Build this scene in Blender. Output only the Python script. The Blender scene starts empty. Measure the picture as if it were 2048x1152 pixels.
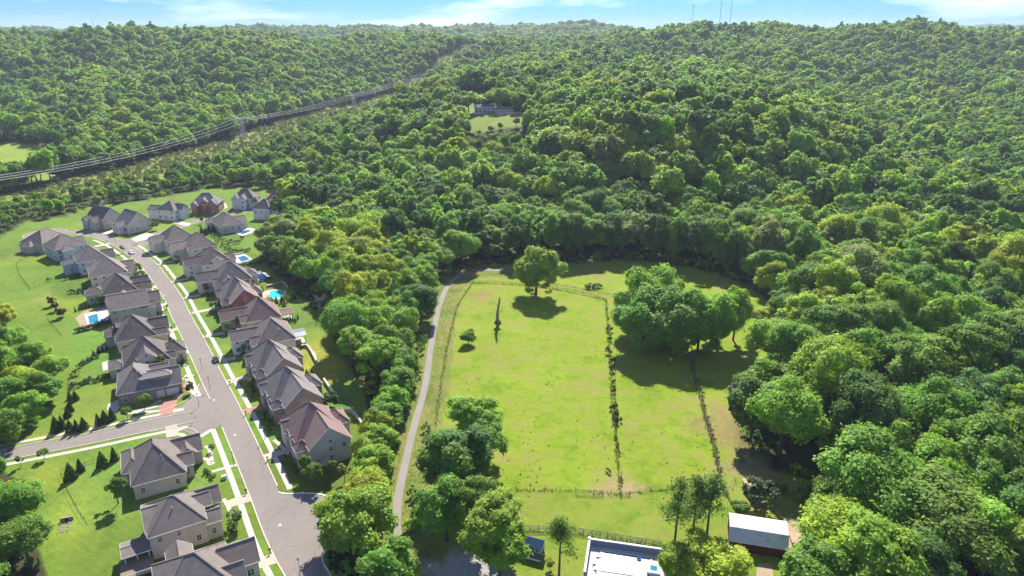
import bpy, math, random
import numpy as np
R = math.radians
random.seed(7)
rng = np.random.default_rng(11)
S = bpy.context.scene
C = S.collection

# ------------------------------------------------------------------ camera, sky, sun, exposure
H = 120.0; PITCH = R(20.7); F = 1365.0
cam = bpy.data.cameras.new('camera'); co = bpy.data.objects.new('camera', cam); C.objects.link(co)
cam.sensor_width = 36.0; cam.lens = 36.0 * F / 2048; cam.clip_start = 1.0; cam.clip_end = 60000
co.location = (0, 0, H); co.rotation_euler = (math.pi / 2 - PITCH, 0, 0); S.camera = co
SUN_EL, SUN_AZ = R(42), R(4)
w = bpy.data.worlds.new('World'); S.world = w; w.use_nodes = True
nt = w.node_tree; N = nt.nodes; bg = N['Background']
sky = N.new('ShaderNodeTexSky'); sky.sky_type = 'NISHITA'; sky.sun_disc = False
sky.sun_elevation = SUN_EL; sky.sun_rotation = SUN_AZ; sky.altitude = 300; sky.air_density = 1.0; sky.dust_density = 0.15; sky.ozone_density = 2.5
hs = N.new('ShaderNodeMixRGB'); hs.blend_type = 'MULTIPLY'; hs.inputs[0].default_value = 1.0; hs.inputs[2].default_value = (.088, .225, .54, 1)   # a clear blue day
nt.links.new(sky.outputs[0], hs.inputs[1])
tc = N.new('ShaderNodeTexCoord'); mp = N.new('ShaderNodeMapping'); mp.inputs['Scale'].default_value = (1.0, 1.0, 7.0); mp.inputs['Location'].default_value = (1.4, .7, 0.42)
nt.links.new(tc.outputs['Generated'], mp.inputs['Vector'])
cn = N.new('ShaderNodeTexNoise'); cn.inputs['Scale'].default_value = 3.5; cn.inputs['Detail'].default_value = 8; cn.inputs['Roughness'].default_value = 0.55; cn.inputs['Distortion'].default_value = 0.25
nt.links.new(mp.outputs[0], cn.inputs['Vector'])
cr = N.new('ShaderNodeValToRGB'); cr.color_ramp.elements[0].position = 0.50; cr.color_ramp.elements[1].position = 0.69
cr.color_ramp.elements[0].color = (0, 0, 0, 1); cr.color_ramp.elements[1].color = (.85, .85, .85, 1)
nt.links.new(cn.outputs['Fac'], cr.inputs[0])
mx = N.new('ShaderNodeMixRGB'); mx.inputs[2].default_value = (4.6, 5.0, 5.4, 1)
nt.links.new(cr.outputs[0], mx.inputs[0]); nt.links.new(hs.outputs[0], mx.inputs[1]); nt.links.new(mx.outputs[0], bg.inputs[0])
bg.inputs[1].default_value = 0.148
sl = bpy.data.lights.new('sun', 'SUN'); so = bpy.data.objects.new('sun', sl); C.objects.link(so)
sl.energy = 5.0; sl.angle = R(0.6); sl.color = (1.0, 0.95, 0.86)
so.location = (0, 300, 400); so.rotation_euler = (-(math.pi / 2 - SUN_EL), 0, -SUN_AZ)
S.view_settings.view_transform = 'Standard'; S.view_settings.look = 'None'; S.view_settings.exposure = 1.05; S.view_settings.gamma = 1.0
S.view_settings.use_curve_mapping = False
cy = S.cycles; cy.max_bounces = 5; cy.diffuse_bounces = 3; cy.glossy_bounces = 2; cy.transmission_bounces = 3; cy.transparent_max_bounces = 4; cy.volume_bounces = 0
cy.use_denoising = True; cy.use_adaptive_sampling = True; cy.adaptive_threshold = .03; cy.caustics_reflective = False; cy.caustics_refractive = False
cy.sample_clamp_indirect = 4

# ------------------------------------------------------------------ helpers
CP, SP = math.cos(PITCH), math.sin(PITCH)
def G(px, py, z=0.0):
    """ground point that stands at a pixel of the 2048-wide photograph, for ground height z"""
    a = (px - 1024) / F; b = (576 - py) / F
    dz = -SP + b * CP; t = (z - H) / dz
    return (a * t, (CP + b * SP) * t)
def W2P(x, y, z):
    cz = y * CP + (H - z) * SP; c = (z - H) * CP + y * SP
    return 1024 + F * x / cz, 576 - F * c / cz
def GL(pts, z=0.0): return [G(p[0], p[1], z) for p in pts]
def inpoly(x, y, poly):
    """vectorised point in polygon"""
    x = np.asarray(x, float); y = np.asarray(y, float); r = np.zeros(x.shape, bool)
    n = len(poly)
    for i in range(n):
        x1, y1 = poly[i]; x2, y2 = poly[(i + 1) % n]
        c = ((y1 > y) != (y2 > y)) & (x < (x2 - x1) * (y - y1) / (y2 - y1 + 1e-12) + x1)
        r ^= c
    return r
def segdist(x, y, line):
    d = np.full(np.shape(x), 1e9)
    for (x1, y1), (x2, y2) in zip(line[:-1], line[1:]):
        dx, dy = x2 - x1, y2 - y1; L = dx * dx + dy * dy + 1e-9
        t = np.clip(((x - x1) * dx + (y - y1) * dy) / L, 0, 1)
        d = np.minimum(d, np.hypot(x - x1 - t * dx, y - y1 - t * dy))
    return d
def tag(o, label=None, cat=None, group=None, kind=None):
    if label: o['label'] = label
    if cat: o['category'] = cat
    if group: o['group'] = group
    if kind: o['kind'] = kind
    return o
def link(name, me, mat=None, parent=None, loc=None, rz=None):
    o = bpy.data.objects.new(name, me); C.objects.link(o)
    if mat is not None and me is not None and not me.materials: me.materials.append(mat)
    if parent is not None: o.parent = parent
    if loc is not None: o.location = loc
    if rz is not None: o.rotation_euler = (0, 0, rz)
    return o
def empty(name, loc=(0, 0, 0), rz=0.0):
    o = bpy.data.objects.new(name, None); C.objects.link(o); o.location = loc; o.rotation_euler = (0, 0, rz); o.empty_display_size = 0.5
    return o
class MB:
    def __init__(s): s.v = []; s.f = []
    def add(s, vs, fs):
        n = len(s.v); s.v += [tuple(v) for v in vs]; s.f += [tuple(i + n for i in f) for f in fs]; return s
    def box(s, x0, x1, y0, y1, z0, z1, top=True):
        v = [(x0, y0, z0), (x1, y0, z0), (x1, y1, z0), (x0, y1, z0), (x0, y0, z1), (x1, y0, z1), (x1, y1, z1), (x0, y1, z1)]
        f = [(3, 2, 1, 0), (0, 1, 5, 4), (1, 2, 6, 5), (2, 3, 7, 6), (3, 0, 4, 7), (4, 5, 6, 7)]
        return s.add(v, f)
    def beam(s, p, q, w, h=None, up=(0, 0, 1)):
        p = np.array(p, float); q = np.array(q, float); h = h or w; d = q - p; L = np.linalg.norm(d)
        if L < 1e-6: return s
        d /= L; u = np.array(up, float)
        if abs(d @ u) > .98: u = np.array((1., 0, 0))
        a = np.cross(d, u); a /= np.linalg.norm(a); b = np.cross(a, d)
        a = a * w / 2; b = b * h / 2
        v = [p - a - b, p + a - b, p + a + b, p - a + b, q - a - b, q + a - b, q + a + b, q - a + b]
        return s.add(v, [(0, 1, 2, 3), (7, 6, 5, 4), (1, 0, 4, 5), (2, 1, 5, 6), (3, 2, 6, 7), (0, 3, 7, 4)])
    def cyl(s, p, q, r0, r1=None, n=8):
        r1 = r0 if r1 is None else r1
        p = np.array(p, float); q = np.array(q, float); d = q - p; d /= np.linalg.norm(d) + 1e-9
        u = np.array((0, 0, 1.)) if abs(d[2]) < .9 else np.array((1., 0, 0))
        a = np.cross(d, u); a /= np.linalg.norm(a); b = np.cross(d, a)
        vs = [p + r0 * (math.cos(t) * a + math.sin(t) * b) for t in np.linspace(0, 2 * math.pi, n, endpoint=False)]
        vs += [q + r1 * (math.cos(t) * a + math.sin(t) * b) for t in np.linspace(0, 2 * math.pi, n, endpoint=False)]
        fs = [(i, (i + 1) % n, n + (i + 1) % n, n + i) for i in range(n)] + [tuple(range(n - 1, -1, -1)), tuple(range(n, 2 * n))]
        return s.add(vs, fs)
    def prism(s, pts, z0, z1):
        n = len(pts)
        vs = [(p[0], p[1], z0) for p in pts] + [(p[0], p[1], z1) for p in pts]
        ar = sum(pts[i][0] * pts[(i + 1) % n][1] - pts[(i + 1) % n][0] * pts[i][1] for i in range(n))
        top = tuple(range(n, 2 * n)); bot = tuple(range(n - 1, -1, -1))
        if ar < 0: top = top[::-1]; bot = bot[::-1]
        fs = [bot, top] + [((i, (i + 1) % n, n + (i + 1) % n, n + i) if ar > 0 else (n + i, n + (i + 1) % n, (i + 1) % n, i)) for i in range(n)]
        return s.add(vs, fs)
    def mesh(s, name='m'):
        me = bpy.data.meshes.new(name); me.from_pydata(s.v, [], s.f); me.update(); return me
    def build(s, name, mat, parent=None, loc=None, rz=None):
        me = s.mesh(name); me.materials.append(mat); return link(name, me, None, parent, loc, rz)
def npmesh(name, V, Q, mats, attr=None, midx=None):
    """mesh from numpy verts and quads"""
    me = bpy.data.meshes.new(name); V = np.asarray(V, np.float32); Q = np.asarray(Q, np.int32); k = Q.shape[1]
    me.vertices.add(len(V)); me.vertices.foreach_set('co', V.ravel())
    me.loops.add(Q.size); me.loops.foreach_set('vertex_index', Q.ravel())
    me.polygons.add(len(Q)); me.polygons.foreach_set('loop_start', np.arange(0, Q.size, k, dtype=np.int32))
    if midx is not None: me.polygons.foreach_set('material_index', np.asarray(midx, np.int32))
    me.update(calc_edges=True)
    if attr is not None:
        a = me.attributes.new('rnd', 'FLOAT', 'FACE'); a.data.foreach_set('value', np.asarray(attr, np.float32))
    for m in mats: me.materials.append(m)
    me.validate(); return me
def smooth_line(pts, n=6):
    """Catmull-Rom through points"""
    P = [np.array(p, float) for p in pts]; P = [2 * P[0] - P[1]] + P + [2 * P[-1] - P[-2]]; out = []
    for i in range(1, len(P) - 2):
        for k in range(n):
            t = k / n
            out.append(tuple(0.5 * ((2 * P[i]) + (P[i + 1] - P[i - 1]) * t + (2 * P[i - 1] - 5 * P[i] + 4 * P[i + 1] - P[i + 2]) * t * t + (3 * P[i] - P[i - 1] - 3 * P[i + 1] + P[i + 2]) * t ** 3)))
    out.append(tuple(P[-2])); return out
def offset(line, d):
    L = [np.array(p, float) for p in line]; out = []
    for i, p in enumerate(L):
        a = L[max(i - 1, 0)]; b = L[min(i + 1, len(L) - 1)]; t = b - a; t /= np.linalg.norm(t) + 1e-9
        out.append((p[0] - t[1] * d, p[1] + t[0] * d))
    return out
def strip(name, line, d0, d1, z, mat, zb=None, kind='structure', parent=None):
    """a band between two offsets of a line; with zb it gets sides down to zb"""
    a = offset(line, d0); b = offset(line, d1); m = MB(); n = len(line)
    vs = [(p[0], p[1], z) for p in a] + [(p[0], p[1], z) for p in b]
    fl = (lambda f: f) if d1 > d0 else (lambda f: f[::-1])
    fs = [fl((i, i + 1, n + i + 1, n + i)) for i in range(n - 1)]
    m.add(vs, fs)
    if zb is not None:
        for L_ in (a, b):
            m.add([(p[0], p[1], z) for p in L_] + [(p[0], p[1], zb) for p in L_], [(i, i + 1, n + i + 1, n + i) for i in range(n - 1)])
        for i in (0, n - 1):
            m.add([(*a[i], z), (*b[i], z), (*b[i], zb), (*a[i], zb)], [(0, 1, 2, 3)])
    o = m.build(name, mat, parent)
    if parent is None: o['kind'] = kind
    return o
def sheet(name, pts, z, mat, parent=None):
    m = MB(); n = len(pts)
    ar = sum(pts[i][0] * pts[(i + 1) % n][1] - pts[(i + 1) % n][0] * pts[i][1] for i in range(n))
    f = tuple(range(n)) if ar > 0 else tuple(range(n - 1, -1, -1))
    m.add([(p[0], p[1], z) for p in pts], [f]); o = m.build(name, mat, parent)
    if parent is None: o['kind'] = 'structure'
    return o

# ------------------------------------------------------------------ materials
def newmat(name):
    m = bpy.data.materials.new(name); m.use_nodes = True; n = m.node_tree; p = n.nodes['Principled BSDF']; return m, n, p
def surf(name, col, rough=0.8, var=0.25, scale=1.2, scale2=0.15, bump=0.0, spec=0.3, metal=0.0, col2=None):
    """base colour with two noises of grain and wear"""
    m, n, p = newmat(name); p.inputs['Roughness'].default_value = rough; p.inputs['Specular IOR Level'].default_value = spec; p.inputs['Metallic'].default_value = metal
    t = n.nodes.new('ShaderNodeNewGeometry')
    a = n.nodes.new('ShaderNodeTexNoise'); a.inputs['Scale'].default_value = scale; a.inputs['Detail'].default_value = 4; a.inputs['Roughness'].default_value = .7
    b = n.nodes.new('ShaderNodeTexNoise'); b.inputs['Scale'].default_value = scale2; b.inputs['Detail'].default_value = 4
    n.links.new(t.outputs['Position'], a.inputs['Vector']); n.links.new(t.outputs['Position'], b.inputs['Vector'])
    c1 = n.nodes.new('ShaderNodeMixRGB'); c1.inputs[1].default_value = tuple(c * (1 - var) for c in col[:3]) + (1,)
    c2 = col2 or tuple(min(1, c * (1 + var)) for c in col[:3]); c1.inputs[2].default_value = tuple(c2) + (1,)
    r1 = n.nodes.new('ShaderNodeValToRGB'); r1.color_ramp.elements[0].position = .3; r1.color_ramp.elements[1].position = .7
    ad = n.nodes.new('ShaderNodeMath'); ad.operation = 'ADD'; hf = n.nodes.new('ShaderNodeMath'); hf.operation = 'MULTIPLY'; hf.inputs[1].default_value = .5
    n.links.new(a.outputs['Fac'], ad.inputs[0]); n.links.new(b.outputs['Fac'], ad.inputs[1]); n.links.new(ad.outputs[0], hf.inputs[0]); n.links.new(hf.outputs[0], r1.inputs[0])
    n.links.new(r1.outputs[0], c1.inputs[0]); n.links.new(c1.outputs[0], p.inputs['Base Color'])
    if bump:
        bp = n.nodes.new('ShaderNodeBump'); bp.inputs['Strength'].default_value = bump; bp.inputs['Distance'].default_value = .1
        n.links.new(a.outputs['Fac'], bp.inputs['Height']); n.links.new(bp.outputs[0], p.inputs['Normal'])
    return m
def leafmat(name, tint=True, col=(.07, .12, .02), trans=.46):
    m, n, p = newmat(name); p.inputs['Roughness'].default_value = .6; p.inputs['Specular IOR Level'].default_value = .25
    at = n.nodes.new('ShaderNodeAttribute'); at.attribute_type = 'INSTANCER'; at.attribute_name = 'tint'
    rn = n.nodes.new('ShaderNodeAttribute'); rn.attribute_type = 'GEOMETRY'; rn.attribute_name = 'rnd'
    ml = n.nodes.new('ShaderNodeMapRange'); ml.inputs['To Min'].default_value = .62; ml.inputs['To Max'].default_value = 1.38
    n.links.new(rn.outputs['Fac'], ml.inputs['Value'])
    vm = n.nodes.new('ShaderNodeVectorMath'); vm.operation = 'SCALE'
    if tint: n.links.new(at.outputs['Color'], vm.inputs[0])
    else: vm.inputs[0].default_value = col
    n.links.new(ml.outputs[0], vm.inputs['Scale'])
    n.links.new(vm.outputs[0], p.inputs['Base Color'])
    tr = n.nodes.new('ShaderNodeBsdfTranslucent'); vt = n.nodes.new('ShaderNodeVectorMath'); vt.operation = 'MULTIPLY'; vt.inputs[1].default_value = (1.3, 1.4, .45)
    n.links.new(vm.outputs[0], vt.inputs[0]); n.links.new(vt.outputs[0], tr.inputs['Color'])
    ms = n.nodes.new('ShaderNodeMixShader'); ms.inputs[0].default_value = trans
    out = n.nodes['Material Output']
    n.links.new(p.outputs[0], ms.inputs[1]); n.links.new(tr.outputs[0], ms.inputs[2]); n.links.new(ms.outputs[0], out.inputs['Surface'])
    return m
M = {}
M['leaf'] = leafmat('leaf')
M['bark'] = surf('bark', (.10, .08, .06), .9, .35, 3)
M['asphalt'] = surf('asphalt', (.222, .192, .166), .9, .15, 1.1, .06, spec=.2)
def cracks(m):
    n = m.node_tree; p = n.nodes['Principled BSDF']; src = p.inputs['Base Color'].links[0].from_socket; g = n.nodes.new('ShaderNodeNewGeometry')
    v = n.nodes.new('ShaderNodeTexVoronoi'); v.feature = 'DISTANCE_TO_EDGE'; v.inputs['Scale'].default_value = .13; nz = n.nodes.new('ShaderNodeTexNoise'); nz.inputs['Scale'].default_value = .4
    ad = n.nodes.new('ShaderNodeVectorMath'); ad.operation = 'MULTIPLY_ADD'; ad.inputs[1].default_value = (3, 3, 0); n.links.new(g.outputs['Position'], nz.inputs['Vector']); n.links.new(nz.outputs['Color'], ad.inputs[0]); n.links.new(g.outputs['Position'], ad.inputs[2]); n.links.new(ad.outputs[0], v.inputs['Vector'])
    r = n.nodes.new('ShaderNodeMapRange'); r.inputs['From Max'].default_value = .012; r.inputs['To Min'].default_value = .72; n.links.new(v.outputs['Distance'], r.inputs['Value'])
    s_ = n.nodes.new('ShaderNodeVectorMath'); s_.operation = 'SCALE'; n.links.new(src, s_.inputs[0]); n.links.new(r.outputs[0], s_.inputs['Scale']); n.links.new(s_.outputs[0], p.inputs['Base Color'])
cracks(M['asphalt'])
M['path'] = surf('path_asphalt', (.25, .225, .20), .9, .12, 2.0, .1, spec=.2)
M['concrete'] = surf('concrete', (.48, .44, .37), .85, .1, 2.0, .2)
M['drive'] = surf('driveway_concrete', (.44, .37, .29), .85, .12, 2.0, .2)
M['brickpave'] = surf('brick_paving', (.36, .19, .13), .85, .15, 4.0, .3)
M['dirt'] = surf('dirt', (.34, .26, .17), .95, .25, 1.2, .2)
M['gravel'] = surf('gravel', (.56, .54, .50), .95, .45, .8, .25)
M['white'] = surf('white_trim', (.66, .64, .60), .6, .05)
M['glass'] = surf('window_glass', (.035, .045, .055), .08, .2, spec=.8)
M['black'] = surf('black_paint', (.014, .015, .015), .5, .2)
M['wood'] = surf('weathered_wood', (.22, .17, .12), .85, .25, 5)
M['stonewall'] = surf('retaining_stone', (.36, .30, .23), .9, .3, 2.5)
M['rock'] = surf('rock', (.42, .37, .31), .9, .25, 2.5)
M['mulch'] = surf('mulch', (.10, .06, .04), .95, .3, 3)
M['galv'] = surf('galvanised_steel', (.50, .50, .52), .45, .1, metal=.3)
M['cable'] = surf('aluminium_cable', (.55, .54, .55), .5, .05, metal=.2)

# ------------------------------------------------------------------ terrain
CT = 21.5
def zc(y, py): # height seen at pixel row py at forward distance y
    return H - y * math.tan(PITCH - math.atan((576 - py) / F))
def cp(px, y, z): return ((px - 1024) / F * (y * CP + (H - z) * SP), y, z)
ctl = []
def crest(y, pairs):
    for px, py in pairs:
        z = zc(y, py) - CT; ctl.append(cp(px, y, z))
crest(1350, [(-500, 78), (-250, 76), (0, 77), (80, 72), (170, 57), (240, 68), (320, 84), (400, 80), (480, 76)])
crest(1500, [(560, 73), (650, 78)]); crest(1700, [(720, 76), (800, 72), (900, 75), (950, 76)])
crest(3200, [(-700, 57), (-300, 57), (0, 57), (300, 57), (430, 55), (600, 52), (850, 54), (960, 52), (1060, 50), (1170, 45), (1250, 55), (1320, 61)])
crest(1100, [(60, 150), (300, 140), (500, 150), (620, 165)]); crest(1350, [(750, 125), (850, 130)])
crest(1700, [(1056, 79)]); crest(1400, [(1142, 99)]); crest(1150, [(1227, 113)]); crest(950, [(1325, 119)])
crest(650, [(1390, 168), (1460, 170), (1290, 172)]); crest(640, [(1200, 182), (1540, 190), (1620, 222)]); crest(520, [(1250, 205), (1340, 215), (1480, 228)]); crest(600, [(1700, 265)]); crest(560, [(1680, 262), (1200, 212), (1540, 218)]); crest(800, [(1390, 142), (1480, 150), (1580, 182)])
crest(560, [(1100, 250), (1000, 262)]); crest(640, [(880, 232), (760, 262)]); crest(600, [(800, 285)]); crest(480, [(1150, 300), (1400, 285)]); crest(430, [(1200, 385), (1450, 395)])
crest(780, [(1080, 150)]); crest(820, [(1180, 140)])
crest(1700, [(1400, 50), (1470, 52)]); crest(1600, [(1570, 47), (1650, 55)]); crest(1650, [(1705, 67)]); crest(1500, [(1790, 55), (1870, 53)]); crest(1450, [(1960, 58)]); crest(1400, [(2048, 70), (2250, 72), (2600, 75)])
crest(1000, [(1480, 140)]); crest(1200, [(1400, 110)]); crest(1250, [(1800, 120)]); crest(1150, [(2000, 130), (2250, 130)])
crest(7000, [(1600, 61), (1650, 58), (1720, 56), (1800, 59), (1980, 50), (2060, 51), (2200, 52)])
for px, y, z in [(985, 690, 46), (1020, 700, 46), (960, 690, 46), (985, 640, 37), (985, 590, 26), (945, 770, 52), (900, 720, 36), (1000, 1690, 93), (850, 1290, 30), (707, 1100, 3), (483, 800, 2), (0, 760, 0), (100, 740, 0), (-300, 760, 0), (250, 820, 4), (-600, 800, 2), (560, 760, 4),
                (1700, 1000, 14), (1900, 900, 9), (2048, 720, 5), (2300, 700, 4), (1650, 800, 24), (1300, 800, 54), (1800, 520, 5), (1700, 480, 10), (2048, 480, 0), (2400, 480, 0), (620, 650, 1),
                (0, 1900, 55), (400, 2000, 55), (800, 2200, 62), (1200, 2100, 62), (1600, 2200, 70), (2100, 2100, 70), (2600, 2100, 70), (-600, 1800, 70),
                (0, 4600, 60), (700, 4600, 60), (1300, 4600, 60), (1900, 3600, 55), (2600, 3600, 55), (-700, 4600, 60), (0, 7000, 60), (900, 7000, 70), (1300, 7000, 75), (2700, 7000, 100), (1000, 14000, 60), (2400, 14000, 60), (-400, 14000, 60)]:
    ctl.append(cp(px, y, z))
for px, py in [(-300, 420), (0, 440), (0, 600), (0, 900), (0, 1150), (300, 420), (300, 380), (500, 360), (500, 500), (600, 380), (700, 450), (600, 700), (600, 1000), (800, 520), (900, 560), (850, 800), (1000, 545), (1100, 525), (1240, 515), (1400, 530), (1000, 700), (1200, 700),
               (1400, 750), (1200, 1000), (1500, 600), (1600, 700), (1600, 900), (1800, 600), (2048, 560), (2048, 700), (1900, 900), (2048, 1150), (1500, 1150), (2500, 700), (-500, 800), (1000, 1150)]:
    ctl.append((*G(px, py), 0.0))
for x, y in [(-700, 100), (700, 100), (0, -300), (-900, 500), (900, 500), (0, 40), (-1500, -200), (1500, -200), (0, -3000), (-4000, -2000), (4000, -2000)]: ctl.append((x, y, 0.0))
ctl = np.array(ctl)
def _phi(r2): return np.where(r2 > 0, r2 * np.log(r2 + 1e-12) * .5, 0.0)
_s = 1 / 500.0
_P = ctl[:, :2] * _s; _n = len(_P)
_K = _phi(((_P[:, None] - _P[None]) ** 2).sum(-1)) + np.eye(_n) * 2e-3
_Q = np.c_[np.ones(_n), _P]
_A = np.zeros((_n + 3, _n + 3)); _A[:_n, :_n] = _K; _A[:_n, _n:] = _Q; _A[_n:, :_n] = _Q.T
_W = np.linalg.solve(_A, np.r_[ctl[:, 2], 0, 0, 0])
FLAT = GL([(-500, 425), (0, 385), (300, 352), (620, 352), (730, 352), (730, 395), (760, 450), (860, 497), (960, 522), (1240, 498), (1430, 515), (1560, 555), (1800, 545), (2100, 520), (2700, 560), (2700, 1500), (-900, 1500)])
def hz(x, y):
    x = np.atleast_1d(np.asarray(x, float)); y = np.atleast_1d(np.asarray(y, float)); z = np.empty(x.shape)
    for i in range(0, len(x), 20000):
        q = np.c_[x[i:i + 20000], y[i:i + 20000]] * _s
        k = _phi(((q[:, None] - _P[None]) ** 2).sum(-1)); z[i:i + 20000] = k @ _W[:_n] + _W[_n] + q @ _W[_n + 1:]
    # small knolls and gullies on the slopes
    z = z + (np.sin(x * .013 + 1.3 * np.sin(y * .006)) * np.sin(y * .011 + .8) * 13 + np.sin(x * .031 + y * .017) * np.sin(y * .027 - x * .009) * 5.5) * np.clip(z / 40, 0, 1) * np.clip((y - 650) / 450, .12, 1)
    z = np.clip(z, 0, 170)
    ins = inpoly(x, y, FLAT); d = segdist(x, y, FLAT + FLAT[:1]); t = np.clip((d - 4) / 70, 0, 1); t = t * t * (3 - 2 * t)
    far = np.hypot(x, y) > 15000
    return np.where(ins | (y < 110), 0.0, z * t) * np.where(far, .5, 1)
def hz1(x, y): return float(hz([x], [y])[0])

# open ground (pixel outlines of the photograph, laid onto the ground)
LAWN = GL([(140, 1400), (100, 1160), (70, 1060), (45, 965), (0, 935), (-200, 960), (-250, 930), (0, 880), (60, 835), (105, 770), (110, 735), (60, 690), (0, 655), (-80, 640), (-80, 500), (0, 472), (60, 440), (130, 432), (185, 412), (300, 398), (380, 383), (460, 372), (560, 377), (640, 372), (735, 358), (742, 366), (640, 388), (590, 402), (556, 425), (540, 455), (525, 475), (522, 520), (560, 555), (600, 592), (640, 632), (680, 700), (725, 780), (745, 850), (735, 900), (712, 950), (700, 985), (672, 1000), (680, 1030), (655, 1090), (660, 1160), (700, 1400)])
PAST = GL([(995, 536), (1080, 522), (1140, 524), (1240, 520), (1330, 526), (1430, 544), (1500, 572), (1540, 606), (1520, 640), (1555, 715), (1500, 745), (1470, 770), (1465, 850), (1480, 930), (1500, 985), (1452, 985), (1320, 965), (1240, 985), (1000, 985), (840, 990), (850, 880), (862, 800), (875, 700), (890, 620), (905, 580), (945, 553)])
YARD = GL([(840, 990), (1000, 985), (1240, 985), (1320, 965), (1452, 985), (1480, 930), (1560, 945), (1670, 975), (1670, 1040), (1625, 1065), (1610, 1110), (1640, 1140), (1640, 1400), (830, 1400)])
FIELDL = GL([(-40, 292), (20, 285), (95, 292), (135, 302), (145, 338), (110, 360), (40, 362), (-40, 360)])
ROWL = [(-450, 270), (-372, 505), (-310, 800), (-247, 1100), (-30, 1720)]
FARM = [cp(905, 700, 40)[:2], cp(1046, 690, 40)[:2], cp(1046, 636, 36)[:2], cp(938, 636, 36)[:2], cp(925, 690, 40)[:2], cp(905, 790, 50)[:2], cp(930, 840, 50)[:2], cp(990, 790, 50)[:2], cp(1010, 720, 45)[:2]]
PATHL = smooth_line(GL([(1010, 541), (975, 540), (940, 542), (912, 556), (893, 577), (879, 610), (869, 655), (860, 705), (854, 750), (846, 790), (834, 832), (823, 872), (813, 915), (804, 955), (796, 1000), (793, 1045), (797, 1085), (808, 1130), (820, 1170)]), 5)

# one polar sheet to the horizon
ang = np.concatenate([np.linspace(-180, -62, 40, endpoint=False), np.linspace(-62, 62, 420, endpoint=False), np.linspace(62, 180, 40, endpoint=False)]) * math.pi / 180
rad = [20.0]
while rad[-1] < 8600: rad.append(rad[-1] * (1.014 if rad[-1] < 900 else 1.02 if rad[-1] < 3500 else 1.12))
rad = np.array(rad); A_, B_ = np.meshgrid(ang, rad)
gx = (B_ * np.sin(A_)).ravel(); gy = (B_ * np.cos(A_)).ravel(); gz = hz(gx, gy)
na, nr = len(ang), len(rad)
ii = np.arange(na); jj = np.arange(nr - 1)
I_, J_ = np.meshgrid(ii, jj); I2 = (I_ + 1) % na
Qd = np.stack([J_ * na + I_, J_ * na + I2, (J_ + 1) * na + I2, (J_ + 1) * na + I_], -1).reshape(-1, 4)[:, ::-1]
V = np.c_[gx, gy, gz]; V = np.r_[V, [[0, 0, 0]]]
me = npmesh('ground', V, Qd, [])
rowd = segdist(gx, gy, ROWL)
colr = np.tile(np.array([.050, .052, .022]), (len(gx), 1)); dry = np.zeros(len(gx)); lawnw = np.zeros(len(gx))
farw = np.clip((np.hypot(gx, gy) - 3300) / 600, 0, 1)[:, None]; colr = colr * (1 - farw) + np.array([.035, .060, .025]) * farw
k = rowd < np.where(gx > np.interp(gy, [p[1] for p in ROWL], [p[0] for p in ROWL]), np.where(gy < 560, 24, 58), 26); colr[k] = (.19, .235, .05); dry[k] = .6
k = inpoly(gx, gy, FIELDL); colr[k] = (.20, .27, .035)
k = inpoly(gx, gy, FARM); colr[k] = (.19, .25, .04); dry[k] = .4
k = inpoly(gx, gy, LAWN); colr[k] = (.136, .215, .026); lawnw[k] = 1
k = inpoly(gx, gy, PAST); colr[k] = (.195, .272, .014); dry[k] = .7
k = inpoly(gx, gy, YARD); colr[k] = (.175, .24, .022); dry[k] = .4
k = (segdist(gx, gy, PATHL) < 9) & ~inpoly(gx, gy, LAWN); colr[k] = (.16, .19, .04); dry[k] = .7
# patches of bare, dry and long grass, with a shape of their own
for px, py, r, c in [(960, 590, 7, (.24, .19, .06)), (1228, 974, 3.2, (.31, .22, .12)), (1255, 977, 2.8, (.31, .22, .12)), (1205, 979, 2.8, (.28, .22, .10)), (1278, 975, 2.2, (.28, .22, .10)), (1250, 950, 2.2, (.25, .23, .07)), (1445, 860, 9, (.24, .19, .07)), (1448, 830, 7, (.24, .20, .07)), (1500, 935, 8, (.25, .2, .09)), (1040, 1030, 1.5, (.3, .2, .1)), (1180, 545, 10, (.22, .22, .04)), (1085, 575, 6, (.22, .21, .04)), (20, 560, 0, 0), (300, 600, 0, 0), (1530, 1010, 6, (.2, .22, .05)), (90, 600, 9, (.2, .24, .04)), (40, 520, 14, (.2, .27, .03)), (620, 700, 9, (.22, .24, .03)), (640, 740, 10, (.24, .26, .03)), (130, 870, 7, (.22, .24, .04)), (110, 1050, 10, (.2, .26, .03)), (90, 960, 8, (.2, .25, .03)), (885, 1140, 4.5, (.40, .38, .35)), (920, 1135, 5, (.42, .40, .37)), (955, 1132, 4.5, (.40, .37, .33)), (975, 1150, 4, (.38, .35, .3)), (910, 1160, 6, (.40, .38, .35))]:
    if r:
        x0, y0 = G(px, py); d = np.hypot(gx - x0, gy - y0) / (r * (1 + .35 * np.sin(3 * np.arctan2(gy - y0, gx - x0) + px)))
        t = np.clip(1.4 - d, 0, 1)[:, None]; colr = colr * (1 - t) + np.array(c) * t
at = me.attributes.new('zone', 'FLOAT_COLOR', 'POINT'); at.data.foreach_set('color', np.r_[np.c_[colr, dry], [[.1, .1, .05, 0]]].astype(np.float32).ravel())
at = me.attributes.new('lawnw', 'FLOAT', 'POINT'); at.data.foreach_set('value', np.r_[lawnw, 0].astype(np.float32))
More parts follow.
